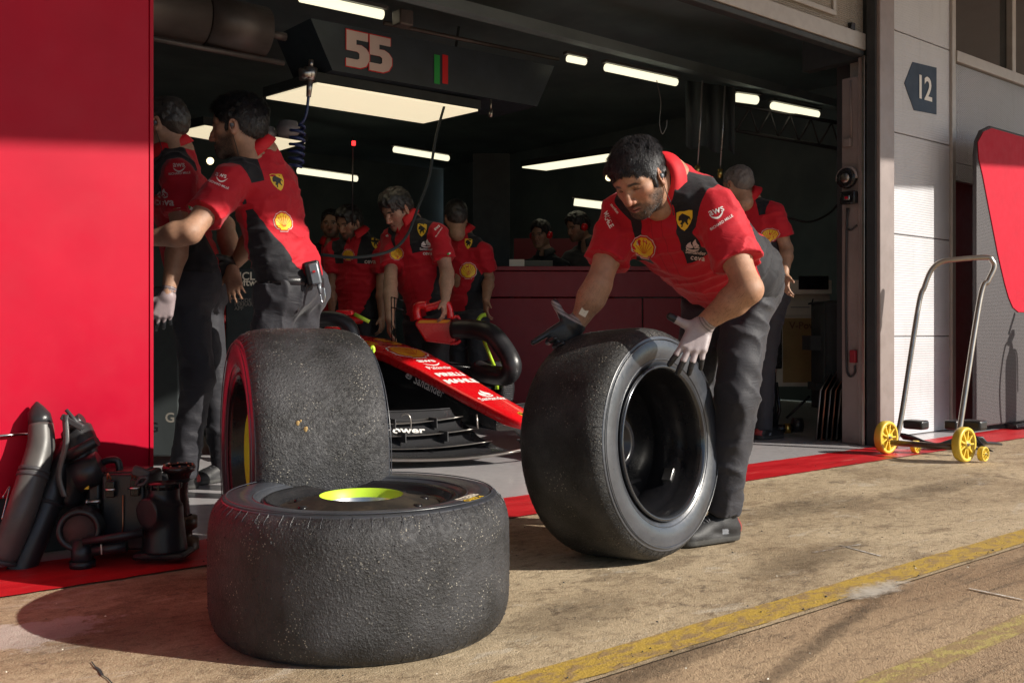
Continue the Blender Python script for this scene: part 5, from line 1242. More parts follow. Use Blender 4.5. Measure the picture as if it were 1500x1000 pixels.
# ================================================================ people
Vd = lambda a: Vector([float(x) for x in a])
SK = {'tan': (.46, .25, .155), 'mid': (.42, .235, .15), 'light': (.50, .30, .21)}
def nv(a): return np.array(a, float)
def unit(a): a = nv(a); return a/np.linalg.norm(a)
def hand_sdf(S, wr, Y, X, Z, curl, size=1.0, thumb=((.9, .55, -.1), (.75, .9, -.1)), spread=(.12, .03, -.05, -.14), tg=5, grow=0.0):
    """Y along the hand, X towards the thumb, Z out of the back of the hand"""
    Y = unit(Y); X = nv(X); X = unit(X-Y*(X@Y)); Z = unit(nv(Z)-Y*(nv(Z)@Y)-X*(nv(Z)@X)); wr = nv(wr); s = size; g = grow
    loc = lambda x, y, z: wr+(X*x+Y*y+Z*z)*s
    kx = (.030, .010, -.011, -.030); ky = (.088, .093, .088, .077); bx = (.017, .006, -.006, -.017)
    for i in range(4): S.seg(loc(bx[i], .005, 0), loc(kx[i], ky[i], 0), .0155*s+g, .0120*s+g, .012, tg)
    S.ell(loc(.002, .05, -.004), (.036*s, .045*s, .014*s), (X, Y, Z), .01, tg)
    ln = (.072, .080, .074, .058); rd = (.0095, .0098, .0092, .0082)
    for i in range(4):
        c = curl[i]; p = loc(kx[i], ky[i], 0); a = 0
        for j, f in enumerate((.46, .30, .24)):
            a += c[j]; d = unit(Y*math.cos(a)-Z*math.sin(a)+X*spread[i]); q = p+d*ln[i]*f*s
            r0 = rd[i]*(1-.10*j)*s+g; S.seg(p, q, r0, r0*.93, .0035 if j == 0 else .002, tg+1+(j > 0)*1); p = q
    b0 = loc(.018, .018, -.004); d0, d1 = [unit(X*t[0]+Y*t[1]+Z*t[2]) for t in thumb]
    p1 = b0+d0*.034*s; p2 = p1+d1*.028*s; p3 = p2+d1*.020*s
    S.seg(b0, p1, .016*s+g, .013*s+g, .012, tg); S.seg(p1, p2, .0118*s+g, .0108*s+g, .003, tg+1); S.seg(p2, p3, .0108*s+g, .0102*s+g, .003, tg+2)
    return (wr, X, Y, Z)
RELAX = [(.35, .4, .3), (.4, .45, .3), (.45, .5, .35), (.5, .5, .35)]
def head_mesh(Rm, o, h, skin, beard=.5, s=1.0, hairc=(.012, .011, .012), eyes=.6, beardc=(.05, .035, .028)):
    """local axes: x right, y face, z up.  returns verts, quads, colours"""
    S = SDF(); e = S.ell; g = S.seg
    e((0, -.018, .028), (.0735, .094, .086)); e((0, .022, .03), (.062, .062, .062), k=.03)
    e((0, .026, -.030), (.056, .060, .075), k=.03)
    for q in (-1, 1):
        g((q*.052, -.004, -.050), (q*.022, .066, -.094), .020, .017, .028)
        e((q*.040, .050, -.022), (.024, .024, .022), k=.022)
        e((q*.030, .052, -.058), (.022, .022, .026), k=.02)
    e((0, .074, -.098), (.021, .017, .016), k=.018); e((0, .070, -.070), (.027, .019, .022), k=.018)
    for q in (-1, 1):
        e((q*.032, .086, .002), (.019, .015, .0115), k=.012, op='s')
        g((q*.048, .062, .020), (q*.012, .082, .016), .0095, .0095, .012)
        e((q*.0315, .0665, .000), (.0150, .0135, .0125), k=.003, t=1)
        g((q*.045, .068, .0035), (q*.031, .0785, .0085), .0042, .0044, .004); g((q*.031, .0785, .0085), (q*.018, .0755, .0045), .0044, .0036, .004)
        g((q*.044, .067, -.0075), (q*.031, .0755, -.0105), .0036, .0036, .005); g((q*.031, .0755, -.0105), (q*.019, .0735, -.006), .0036, .003, .005)
    g((0, .082, .010), (0, .098, -.018), .0085, .0095, .012); g((0, .098, -.018), (0, .1055, -.036), .0095, .0115, .008)
    for q in (-1, 1): e((q*.0125, .093, -.040), (.0085, .011, .0085), k=.006)
    e((0, .094, -.0475), (.010, .010, .004), k=.004, op='s')
    g((-.023, .078, -.0675), (0, .0905, -.0645), .0042, .0062, .006); g((.023, .078, -.0675), (0, .0905, -.0645), .0042, .0062, .006)
    g((-.020, .077, -.0755), (0, .0885, -.0765), .0045, .0072, .006); g((.020, .077, -.0755), (0, .0885, -.0765), .0045, .0072, .006)
    e((0, .094, -.0708), (.026, .010, .0014), k=.003, op='s')
    for q in (-1, 1):
        ea = (unit((q*.9, -.35, 0)), unit((q*.35, .9, .0)), (0, 0, 1)); c = np.array((q*.078, -.006, -.012))
        e(c, (.006, .018, .031), ea, k=.006); e(c+(q*.005, .004, .003), (.006, .009, .017), ea, k=.003, op='s'); e(c+(q*.003, .006, -.024), (.006, .008, .009), k=.005)
        e(c+(q*.002, .012, .0), (.004, .005, .007), k=.003)
    g((0, -.020, -.045), (0, -.040, -.13), .054, .058, .035)
    V, Q = S.mesh(h, smooth=0)
    # colours
    x, y, z = V.T; ax_ = np.abs(x); col = np.tile(nv(skin), (len(V), 1)); sm = lambda v, a, b: np.clip((v-a)/(b-a), 0, 1)
    n = vnoise(V, 60, 2)[:, None]; col = col*(.9+.2*n)
    red = np.exp(-((ax_-.042)**2+(z+.03)**2)/.0009)*sm(y, .03, .07)+np.exp(-(x**2+(z+.038)**2)/.0004)*sm(y, .08, .1)+sm(ax_, .072, .078)*.6
    col = col*(1-red[:, None]*np.array([0, .22, .22]))
    lip = np.exp(-((z+.0705)/.0095)**4)*np.exp(-(x/.0235)**4)*sm(y, .07, .08); col = col*(1-lip[:, None])+nv((.34, .12, .095))*lip[:, None]
    mouth = np.exp(-((z+.0708)/.0016)**2)*(ax_ < .024)*sm(y, .07, .08); col *= (1-.75*mouth[:, None])
    bm_ = sm(-z, .052+.0, .062)*sm(y, -.01, .02)*(1-lip)*sm(ax_*.0+1, 0, 1)
    bm_ = np.maximum(bm_*(.55+.45*sm(-z, .06, .08)), sm(-z, .02, .05)*sm(ax_, .05, .058)*sm(y, -.005, .012))
    must = np.exp(-((z+.0565)/.0055)**2)*(ax_ < .028)*sm(y, .075, .085)
    bm_ = np.clip(np.maximum(bm_, must*1.0), 0, 1)*beard*(z > -.125)*(.65+.5*vnoise(V, 420, 5)); bm_ = np.clip(bm_, 0, 1)
    col = col*(1-bm_[:, None])+nv(beardc)*bm_[:, None]
    zb = .0185-2.2*np.clip(ax_-.030, 0, 1)**2*10; brow = np.exp(-((z-zb)/.0050)**4)*np.exp(-((ax_-.031)/.0190)**6)*sm(y, .045, .055)
    col = col*(1-brow[:, None]*.95)+nv(hairc)*brow[:, None]*.95
    # eyes: sclera, iris, lash line
    el = np.exp(-((z-.0005)/.0052)**6)*np.exp(-((ax_-.0315)/.0115)**6)*sm(y, .065, .072)
    if eyes > .3:
        col = col*(1-el[:, None])+nv((.42, .38, .35))*el[:, None]
        ir = ((ax_-.031)**2+(z+.0005)**2) < .0052**2; col[ir & (y > .07)] = (.02, .013, .01)
    else: col = col*(1-el[:, None]*.35)
    zl = .0050 if eyes > .3 else -.0035
    la = np.exp(-((z-zl+((ax_-.031)**2)*12)/.0017)**2)*np.exp(-((ax_-.0315)/.0145)**6)*sm(y, .06, .068); col *= (1-.85*la[:, None])
    sh = np.exp(-((z-.010)/.004)**2)*np.exp(-((ax_-.0315)/.014)**4)*sm(y, .055, .065); col *= (1-.18*sh[:, None])
    # shaved hair base on the skull
    col = np.clip(col, 0, 1)
    Vw = nv(o)+(V*s)@Rm
    global BEARD; BEARD = (Vw, bm_)
    return Vw, Q, col
def hair_mesh(Rm, o, h, col, s=1.0, style='short', fringe=.0, seed=0, strands=0, name='hair', par=None, grow=1.0):
    S = SDF(); th = .010*grow
    S.ell((0, -.020, .032), (.0735+th*.7, .094+th*.8, .086+th)); S.ell((0, .020, .045), (.064+th*.5, .062+th*.5, .056+th*.9), k=.03)
    S.ell((0, -.055, -.01), (.060+th*.3, .055+th*.3, .055), k=.03)
    if fringe: S.ell((.004, .052, .062), (.040, .020, .016), k=.02)
    if style == 'thick': S.ell((0, .02, .085), (.062, .07, .040), k=.03); S.ell((-.01, .06, .072), (.048, .036, .028), k=.02)
    # keep hair behind the hairline
    S.ell((0, .112, .014+(-.002 if fringe else .010)), (.068, .062, .056-fringe*.004), k=.006, op='s')
    S.ell((.0, .085, -.04), (.085, .055, .062), k=.006, op='s'); S.ell((.085, .045, -.035), (.05, .045, .05), k=.006, op='s'); S.ell((-.085, .045, -.035), (.05, .045, .05), k=.006, op='s')
    for q in (-1, 1): S.ell((q*.085, -.008, -.018), (.022, .024, .032), k=.005, op='s')
    S.half((0, -.05, -.062), (0, .35, -1), .01)
    for q in (-1, 1): S.seg((q*.0705, .020, .030), (q*.0690, .024, -.018), .0085, .0055, .008); S.seg((q*.0715, .004, .030), (q*.071, .012, .000), .010, .007, .008)
    def warp(X):
        q = X*np.array([1, .55, .55]); return -.0052*grow*(vnoise(q, 95, 3+seed)-.35)-.009*(vnoise(X, 45, 5+seed)-.5)+(X[:, 1] > .02)*(X[:, 2] < .095)*(vnoise(X*np.array([1, .25, .25]), 120, 8)-.5)*.012
    V, Q = S.mesh(h, warp)
    c = nv(col)*(.6+.9*vnoise(V*np.array([1, .4, .4]), 260, 9))[:, None]
    fade = np.clip((-V[:, 2]+.02)/.06, 0, 1)[:, None]; c = c*(1-fade*.5)+nv((.12, .10, .085))*fade*.34
    if strands:
        rs = np.random.RandomState(seed+4); idx = rs.choice(len(V), min(strands, len(V)*3)); base = V[idx]
        # outward normals by ellipsoid gradient
        nrm = base-np.array([0, -.015, .02]); nrm /= np.linalg.norm(nrm, axis=1)[:, None]
        crown = np.array([.0, -.05, .11]); d = base-crown; d -= nrm*(d*nrm).sum(1)[:, None]; d /= np.maximum(1e-4, np.linalg.norm(d, axis=1))[:, None]
        swirl = np.cross(nrm, d); d = d+swirl*((vnoise(base, 70, 2)[:, None]-.5)*2.6+(rs.rand(len(d), 1)-.5)*.5); top = np.clip((base[:, 2]-.02)/.06, 0, 1)[:, None]
        frn = np.clip((base[:, 1:2]-.03)/.03, 0, 1)*np.clip((.09-base[:, 2:3])/.03, 0, 1); L = (.009+.016*top)*(.5+1.0*rs.rand(len(d), 1))*max(.85, grow)*(1-.5*frn); side = np.cross(nrm, d); side /= np.linalg.norm(side, axis=1)[:, None]; wd = .0007
        p0 = base-nrm*.001; p1 = base+d*L*.5+nrm*L*(.30+.2*top); p2 = base+d*L+nrm*L*(.22+.15*rs.rand(len(d), 1))
        SV = np.concatenate([p0-side*wd, p0+side*wd, p1+side*wd*.8, p1-side*wd*.8, p2+side*wd*.2, p2-side*wd*.2]); n_ = len(base); b0 = len(V); i = np.arange(n_)
        SQ = np.concatenate([np.stack([i, i+n_, i+2*n_, i+3*n_], 1), np.stack([i+3*n_, i+2*n_, i+4*n_, i+5*n_], 1)])+b0
        cs = nv(col)*(.5+2.6*rs.rand(n_, 1)**2); V = np.concatenate([V, SV]); Q = np.concatenate([Q, SQ]); c = np.concatenate([c]+[cs]*6)
    me = npmesh(name, nv(o)+(V*s)@Rm, Q, True, {'Col': np.clip(c, 0, 1)}); return link(name, me, M['hair'], par)
def rot_rows(F, U):
    F = unit(F); U = nv(U); U = unit(U-F*(U@F)); Rr = np.cross(F, U); return np.array([Rr, F, U])
TROU = (.031, .031, .039)
def person(label, J, face, up=(0, 0, 1), q=1, bulk=1.0, skin='mid', hair='short', hairc=(.014, .012, .012), beard=.5, shirt='team', trou=TROU, shoes=True, gloves=(None, None), hands=(None, None), eyes=.6, hs=1.0, hgrow=1.0, fringe=0, grp='garage crew in red shirts', legs=True, strands=0, hem=.0, belly=()):
    """J: joints as (px, py, depth).  q scales mesh resolution"""
    g = {k: nv(P(*v)) for k, v in J.items()}
    H, N = g['hip'], g['neck']; U = unit(N-H); Lf = g['shL']-g['shR']; Lf = unit(Lf-U*(Lf@U)); Fr = np.cross(Lf, U)
    Fr = unit(Fr); T3 = np.array([Lf, Fr, U]); tl = np.linalg.norm(N-H)
    LL = np.linalg.norm(g['shL']-g['shR'])/2
    root = thing('person', label, 'person', Vector((H[0], H[1], .01)), grp)
    at = lambda u, w, v: H+Lf*u+Fr*w+U*(v*tl)
    b_ = bulk
    # default limbs
    if 'hL' not in g: g['hL'] = H+Lf*.09-nv((0, 0, .05)); g['hR'] = H-Lf*.09-nv((0, 0, .05))
    fl_ = unit((Fr[0], Fr[1], 0))
    for s, k in ((1, 'L'), (-1, 'R')):
        if 'kn'+k not in g: g['kn'+k] = nv((g['h'+k][0], g['h'+k][1], .50))+fl_*.03
        if 'an'+k not in g: g['an'+k] = nv((g['kn'+k][0], g['kn'+k][1], .09))-fl_*.03
    # ---- skin body (head, neck, arms, with a slim trunk inside the clothes)
    S = SDF(); Hc = g['head']; Rm = rot_rows(face, up); Fh, Uh = Rm[1], Rm[2]
    nb = Hc-Uh*.075*hs-Fh*.022*hs
    S.seg(nb, N+U*.0, .053*b_, .060*b_, .02); S.seg(N, H, .085, .10, .03); S.seg(N-U*.07, g['shL'], .035, .038, .02); S.seg(N-U*.07, g['shR'], .035, .038, .02)
    for k, s in (('L', 1), ('R', -1)):
        sh, el, wr = g['sh'+k], g['el'+k], g['wr'+k]; S.seg(sh, el, .047*b_, .041*b_, .03)
        m = el+(wr-el)*.32; S.seg(el, m, .042*b_, .0445*b_, .02); S.seg(m, wr, .0445*b_, .0275*b_, .02); S.ell(sh*.45+el*.55, (.05*b_,)*3, k=.02)
        S.seg(g['h'+k], g['kn'+k], .06, .045, .03); S.seg(g['kn'+k], g['an'+k], .045, .035, .03); S.seg(H, g['h'+k], .07, .07, .03)
    for i, k in enumerate('LR'):
        if gloves[i] is None and hands[i] is not None: hand_sdf(S, g['wr'+k], *hands[i][:3], hands[i][3], .95, *(hands[i][4:] if len(hands[i]) > 4 else ()))
    V, Q = S.mesh(.0065*q if q <= 1.2 else .009, smooth=1)
    col = nv(SK[skin])*(.88+.24*vnoise(V, 35, 1))[:, None]
    V2, Q2, c2 = head_mesh(Rm, Hc, .0024*min(q, 1.8), SK[skin], beard, hs, hairc, eyes)
    # forearm hair darkening
    me = npmesh('body', np.concatenate([V, V2]), np.concatenate([Q, Q2+len(V)]), True, {'Col': np.clip(np.concatenate([col, c2]), 0, 1)})
    body = link('body', me, M['skin'], root)
    if q == 1 and beard > .5:
        Bv, Bm = BEARD; rb = np.random.RandomState(5); ix = rb.choice(len(Bv), 9000, p=Bm/Bm.sum()); pb = Bv[ix]+(rb.rand(9000, 3)-.5)*.002
        nb_ = pb-(Hc+Fh*.02-Uh*.04); nb_ /= np.linalg.norm(nb_, axis=1)[:, None]; dn_ = nb_*.7-Uh*.6+(rb.rand(9000, 3)-.5)*.5; sd2 = np.cross(nb_, rb.rand(9000, 3)-.5); sd2 /= np.linalg.norm(sd2, axis=1)[:, None]
        tri = np.stack([pb-sd2*.00022, pb+sd2*.00022, pb+dn_*.0032], 1).reshape(-1, 3); sm_ = npmesh('stubble', tri, np.arange(27000).reshape(-1, 3)); so3 = link('stubble', sm_, M['hair_black'], root); so3['kind'] = 'stuff'
    if hair: hair_mesh(Rm, Hc, .0026*min(q, 1.8), hairc, hs, hair, fringe, int(abs(Hc[0]*100)) % 7, strands, 'hair', root, hgrow)
    # ---- shirt
    S = SDF(); w = .165*b_*(LL/.175)**.5
    S.ell(at(0, .012, .74), (w, .112*b_, .155), T3, .05, 0); S.ell(at(0, .018, .42), (w*.92, .110*b_, .19), T3, .07, 0); S.ell(at(0, .0, .08), (w*.97, .116*b_, .15), T3, .07, 0)
    for k, s in (('L', 1), ('R', -1)):
        sh, el = g['sh'+k], g['el'+k]
        S.seg(N-U*.045, sh-Lf*s*.01, .060*b_, .062*b_, .045, 0); S.seg(N+Lf*s*.02-U*.02, sh*.6+N*.4-U*.0, .045*b_, .045*b_, .04, 0)
        S.seg(sh+Lf*s*.0, sh+(el-sh)*.66, .066*b_, .071*b_, .030, 1, flat=1)
    nd0 = unit(unit(Hc-Uh*.06-N)+U*.7)
    for (u_, w_, v_, r1, r2, r3) in belly: S.ell(at(u_, w_, v_), (r1, r2, r3), T3, .06, 0)
    S.half(at(0, 0, hem), -U, .006)
    S.seg(N-U*.02, N+nd0*.028, .070*b_, .0665*b_, .03, 0); l0 = unit(Lf-nd0*(Lf@nd0)); S.ell(N+nd0*.080, (.074, .074, .046), (l0, np.cross(nd0, l0), nd0), .004, op='s')
    def warp(X):
        L = (X-H)@T3.T; up_ = L[:, 2]/tl
        n1 = vnoise(L*np.array([1, 1, 2.4]), 11, 3); n2 = vnoise(L*np.array([1.2, 1.2, 2.0])+n1[:, None]*.08, 24, 6)
        return (1-np.abs(2*n1-1))**3*-.011+(1-np.abs(2*n2-1))**3*-.003+.003
    V, Q = S.mesh(.0058*q if q <= 1.2 else .0085, warp, smooth=1)
    T = (V-H)@T3.T; T[:, 2] /= tl; A = S.tdist(V, 0)-S.tdist(V, 1)
    if shirt == 'team': me = npmesh('shirt', V, Q, True, {'T': T, 'A': A}); so_ = link('shirt', me, M['shirt'], root)
    else: me = npmesh('shirt', V, Q, True, {'Col': np.tile(nv(shirt), (len(V), 1))}); so_ = link('shirt', me, M['cloth_plain'], root)
    # collar
    nd = unit(unit(Hc-Uh*.06-N)+U*.7); fr2 = unit(Fr-nd*(Fr@nd)); lf2 = np.cross(nd, fr2)*-1; lf2 = lf2 if lf2@Lf > 0 else -lf2
    rows = [[], [], [], [], []]
    for i in range(41):
        a = R(17+326*i/40); fcl = max(0, math.cos(a)); d = fr2*math.cos(a)+lf2*math.sin(a); c0 = N+nd*.026
        open_ = .012*fcl
        rows[0].append(c0+d*(.067*b_)+nd*(-.014)); rows[1].append(c0+d*(.066*b_)+nd*(.016+.004*fcl)+fr2*.004*fcl); rows[2].append(c0+d*(.070*b_)+nd*(.036+.002*fcl)+fr2*.010*fcl)
        rows[3].append(c0+d*(.082*b_)+nd*(.018)+fr2*.022*fcl); rows[4].append(c0+d*((.094+.006*fcl)*b_)+nd*(-.012-.012*fcl)+fr2*.044*fcl)
    b = MB(); b.sheet([[Vector(p) for p in r_] for r_ in rows]); co_ = b.build('collar', M['collar'] if shirt == 'team' else M['collar_dark'], root); solidify(co_, .003)
    # ---- trousers
    if legs:
        S = SDF(); S.ell(H-U*.0+nv((0, 0, -.02)), (w*.93, .112*b_, .12), T3, .04, 0)
        for k, s in (('L', 1), ('R', -1)):
            h_, kn, an = g['h'+k], g['kn'+k], g['an'+k]; S.seg(H, h_, .092*b_, .088*b_, .05); S.seg(h_, kn, .088*b_, .066*b_, .045); S.seg(kn, an+(kn-an)*.02, .066*b_, .058*b_, .03, flat=1)
            S.ell(h_-Fr*.040, (.082*b_, .076*b_, .10), T3, .05)
        S.half(at(0, 0, .05), U, .004)
        def warp2(X):
            n1 = vnoise(X*np.array([1, 1, 1.7])+X[:, :1]*.6, 9, 4); n2 = vnoise(X*np.array([1, 1, 2.6])+n1[:, None]*.12, 20, 8)
            lowz = np.clip((.30-X[:, 2])/.2, 0, 1); n3 = np.sin(X[:, 2]*160+n1*9)*.0022*lowz
            return (1-np.abs(2*n1-1))**3*-.010+(1-np.abs(2*n2-1))**4*-.0025+.003+n3*.7
        V, Q = S.mesh(.0065*q if q <= 1.2 else .0095, warp2, smooth=1)
        link('trousers', npmesh('trousers', V, Q, True, {'Col': np.tile(nv(trou), (len(V), 1))*(.85+.3*vnoise(V, 5, 2))[:, None]}), M['trouser'], root)
        if shoes:
            for k, s in (('L', 1), ('R', -1)):
                an = g['an'+k]; f = unit(nv(J.get('toe'+k)) if False else (TOE.get((label, k)) if (label, k) in TOE else fl_)); sd_ = np.cross(f, (0, 0, 1)); z = nv((0, 0, 1)); gz = .012
                base = nv((an[0], an[1], gz)); S = SDF(); A3 = np.array([sd_, f, z])
                S.seg(base+z*.10-f*.01, base+z*.055-f*.01, .042, .040, .02, flat=2); S.ell(base-f*.025+z*.040, (.038, .052, .040), A3, .02); S.seg(base+z*.055+f*.03, base+f*.10+z*.036, .040, .034, .03); S.ell(base+f*.135+z*.028, (.043, .065, .030), A3, .025)
                S.seg(base-f*.03+z*.016, base+f*.15+z*.014, .038, .043, .006, 1); S.half(base, -z, .002)
                V, Q = S.mesh(.0035*max(1, q), smooth=1); L = (V-base)@A3.T
                c = np.tile(nv((.014, .014, .016)), (len(V), 1))*(.7+.8*(np.sin(L[:, 1:2]*700)*np.sin(L[:, 2:3]*700) > 0)); sole = L[:, 2] < .020; c[sole] = (.06, .06, .058); c[(L[:, 2] > .02)*(np.abs(np.sin(L[:, 1]*170)) < .35)*(np.abs(L[:, 0]) < .02)*(L[:, 1] > .02)*(L[:, 1] < .1)] = (.07, .07, .075)
                c[(L[:, 1] < -.045)*(L[:, 2] > .03)*(np.abs(L[:, 0]) < .03)] = (.35, .03, .03); c[(np.abs(L[:, 1]-.01-L[:, 2]*.3) < .012)*(L[:, 2] > .028)*(L[:, 2] < .045)*(np.abs(L[:, 0]) > .025)] = (.30, .32, .36)
                so2 = link('shoe', npmesh('shoe', V, Q, True, {'Col': c}), M['shoe'], root)
                if q == 1:
                    bs_ = bvh_of(so2); lb = MB()
                    for i_ in range(5):
                        yy_ = .028+.020*i_; pp_ = []
                        for xx_ in np.linspace(-.024, .024, 7):
                            o_ = Vd(base+f*(yy_+abs(xx_)*.3*(-1)**i_)+sd_*xx_+z*.2); hh_ = bs_.ray_cast(o_, Vector((0, 0, -1)), .3)
                            if hh_[0] is not None: pp_.append(hh_[0]+Vector((0, 0, .0015)))
                        if len(pp_) > 3: lb.tube(pp_, .0026, 6)
                    lb.build('laces', M['lace'], root)
    # ---- gloves
    for i, k in enumerate('LR'):
        if gloves[i] is not None:
            gl = gloves[i]; S = SDF(); wr, X_, Y_, Z_ = hand_sdf(S, g['wr'+k], *hands[i][:3], hands[i][3], 1.0, *(hands[i][4:] if len(hands[i]) > 4 else ()), grow=.0012)
            fa = unit(g['wr'+k]-g['el'+k]); S.seg(g['wr'+k]-fa*.035, g['wr'+k]+Y_*.01, .031, .026, .012, 5, flat=2)
            V, Q = S.mesh(.0022*max(1, q), smooth=1); L = np.stack([(V-wr)@X_, (V-wr)@Y_, (V-wr)@Z_], 1); tg = S.tags(V)
            c = np.tile(nv(gl), (len(V), 1)); cuff = ((V-wr)@fa) < -.004
            blk = ((L[:, 2] < -.003)|(tg >= 7))&~cuff; c[blk] = (.020, .022, .026)
            cc_k = (V-wr)@fa; c[cuff] = nv(gl)*.8; c[(np.abs(cc_k+.012) < .002)|(np.abs(cc_k+.022) < .002)] = nv(gl)*.35; c[cc_k < -.030] = (.05, .02, .03)
            link('glove', npmesh('glove', V, Q, True, {'Col': c}), M['glove'], root)
    info = dict(hs=hs, root=root, shirt=so_, body=body, g=g, at=at, T3=T3, Lf=Lf, Fr=Fr, U=U, tl=tl, Rm=Rm, Hc=Hc, N=N, H=H)
    info['bv'] = bvh_of(so_); return info
TOE = {}
M['lace'] = mat('lace_grey', (.09, .09, .10), .7)
M['collar'] = mat('collar_red', (.58, .006, .015), .7, var=.1); M['collar_dark'] = mat('collar_dark', (.03, .03, .03), .7)
def art_on(I, pos, nrm, up, art, m, size, off=.0015, name='logo', par=None):
    nrm = Vector(nrm).normalized(); up = Vector(up); up = (up-nrm*up.dot(nrm)).normalized(); right = up.cross(nrm)
    return decal(name, art, M[m], Vector(pos), right, up, par or I['root'], I['bv'], size, off, .3)
def shell_on(I, pos, nrm, up, size, par=None):
    for a, m, off in ((SHELL_O, 'pale_ink', .0016), (SHELL_R, 'red_ink', .0030), (SHELL_Y, 'yellow_ink', .0044), (SHELL_RIB, 'red_ink', .0058)): art_on(I, pos, nrm, up, a, m, size, off, 'shell_logo')
def shield_on(I, pos, nrm, up, size):
    art_on(I, pos, nrm, up, SHIELD, 'yellow_ink', size, .0014, 'shield_badge'); art_on(I, pos, nrm, up, HORSE, 'black_ink', size, .0032, 'shield_badge')
def tf(I, u, w, v): return I['at'](u, w, v)
Vd_ = lambda a: Vector([float(x) for x in a])
# ---------------------------------------------------------------- the man rolling the wheel
lab1 = 'dark haired mechanic in red and black shirt bending over the wheel, gloved hands on it'
TOE[(lab1, 'L')] = C(-.88, -.5); TOE[(lab1, 'R')] = C(-.6, -.8)
J1 = dict(hip=(1080, 402, 3.44), neck=(973, 267, 3.11), shL=(1052, 312, 3.03), shR=(912, 312, 3.27), elL=(1096, 424, 2.90), wrL=(1030, 474, 3.0), elR=(876, 418, 3.18), wrR=(846, 474, 3.2),
          head=(936, 260, 3.02), hL=(1094, 425, 3.38), hR=(1042, 425, 3.50), knL=(1080, 585, 3.30), anL=(1058, 752, 3.36), knR=(1012, 585, 3.48), anR=(1000, 745, 3.62))
EX = lambda a, b, z: C(a, b, z)
I = person(lab1, J1, C(-.56, -.64, -.65), C(-.20, -.14, 1), 1, .99, 'tan', 'short', (.019, .019, .022), .85, eyes=.1, fringe=1, strands=34000, hgrow=.45, gloves=((.42, .36, .37), (.42, .36, .37)), hem=-.16, belly=((-.07, .045, .68, .13, .12, .13), (0, .055, .62, .165, .135, .15), (0, .06, .38, .165, .13, .17), (0, .035, .1, .175, .125, .16)),
  hands=((C(-.42, -.30, -.86), C(-.88, .15, .30), C(.30, -.94, .15), [(.25, .25, .2), (.2, .3, .2), (.2, .3, .25), (.3, .3, .25)], ((.95, .15, .1), (1.0, -.05, .15)), (.22, .04, -.10, -.25)),
         (C(-.80, -.12, -.58), C(-.35, -.05, .93), C(-.35, .93, .0), [(.15, .2, .15), (.9, .9, .5), (1.0, .9, .5), (.9, .9, .5)], ((.95, .2, .15), (1, -.1, .1)), (.1, .03, -.05, -.12))), hs=.91)
L_, F_, U_ = Vd(I['Lf']), Vd(I['Fr']), Vd(I['U'])
to_cam = lambda p: (Vector((0, 0, CAMH))-Vector(p)).normalized()
def on_px(I, px, py, D, art, m, size, tilt=0.0, off=.0016, name='logo', nrm=None, fn=None):
    p = P(px, py, D); n = Vector(nrm) if nrm is not None else to_cam(p); upv = RT*(-math.sin(R(tilt)))+Z0*math.cos(R(tilt))
    if fn == 'shell': shell_on(I, p, n, upv, size)
    elif fn == 'shield': shield_on(I, p, n, upv, size)
    else: art_on(I, p, n, upv, art, m, size, off, name)
on_px(I, 946, 363, 3.2, None, None, .072, -8, fn='shell', nrm=C(-.3, -.9, -.1)); on_px(I, 1006, 321, 3.0, None, None, .058, 4, fn='shield', nrm=C(0, -1, .0))
on_px(I, 1049, 308, 2.95, text2d('aws', .012), 'white_ink', .031, 20); on_px(I, 1050, 314, 2.95, SMILE, 'white_ink', .042, 22); on_px(I, 1057, 326, 2.95, text2d('RICHARD MILLE', .02), 'white_ink', .0108, 33, name='lettering')
on_px(I, 1015, 360, 3.05, FLAME, 'pale_ink', .042, -8); on_px(I, 1019, 370, 3.05, text2d('Santander', .02), 'pale_ink', .0155, -8, name='lettering'); on_px(I, 1022, 378, 3.05, text2d('ceva', .02, 0, 1.1), 'pale_ink', .023, -8, name='lettering')
on_px(I, 892, 322, 3.2, text2d('MAHLE', .04), 'white_ink', .022, -62, name='lettering', nrm=C(-.5, -.85, .1)); on_px(I, 901, 306, 3.2, text2d('motion', .02), 'white_ink', .013, -58, name='lettering', nrm=C(-.5, -.85, .1))
# earphone with its lead, wrist label
Rm = I['Rm']; Hc = I['Hc']; hp_ = lambda x, y, z: Vd(Hc+nv((x, y, z))@Rm)
def earphone(I, side, q=1, m='lamp_body'):
    Rm, Hc = I['Rm'], I['Hc']; f = lambda x, y, z: Vd(Hc+nv((x*side, y, z))@Rm*I['hs'])
    b = MB(); b.lathe([(-.004, 0), (-.004, .007), (.002, .0085), (.006, .006), (.007, 0)], f(.084, -.002, -.010), f(1, 0, 0)-f(0, 0, 0), 14); o = b.build('earphone', mat('earphone_grey', (.12, .14, .16), .35), I['root'])
    b = MB(); b.tube(bez([f(.086, 0, -.014), f(.082, .0, -.035), f(.074, -.004, -.07), f(.068, -.01, -.12), f(.066, .0, -.16)], 6), .0014, 6); b.build('earphone_lead', M['black_matt'], o)
earphone(I, -1)
q = P(857, 470, 3.15); wr = Vd(I['g']['wrR']); el = Vd(I['g']['elR']); fa = (wr-el).normalized(); tc = to_cam(wr); r_ = (tc-fa*tc.dot(fa)).normalized()
b = MB(); b.box(wr-fa*.045+r_*.0365, (.024, .024, .0015), (fa, r_.cross(fa), r_)); b.build('wrist_label', M['cream'], I['root'])
bvb = bvh_of(I['body'])
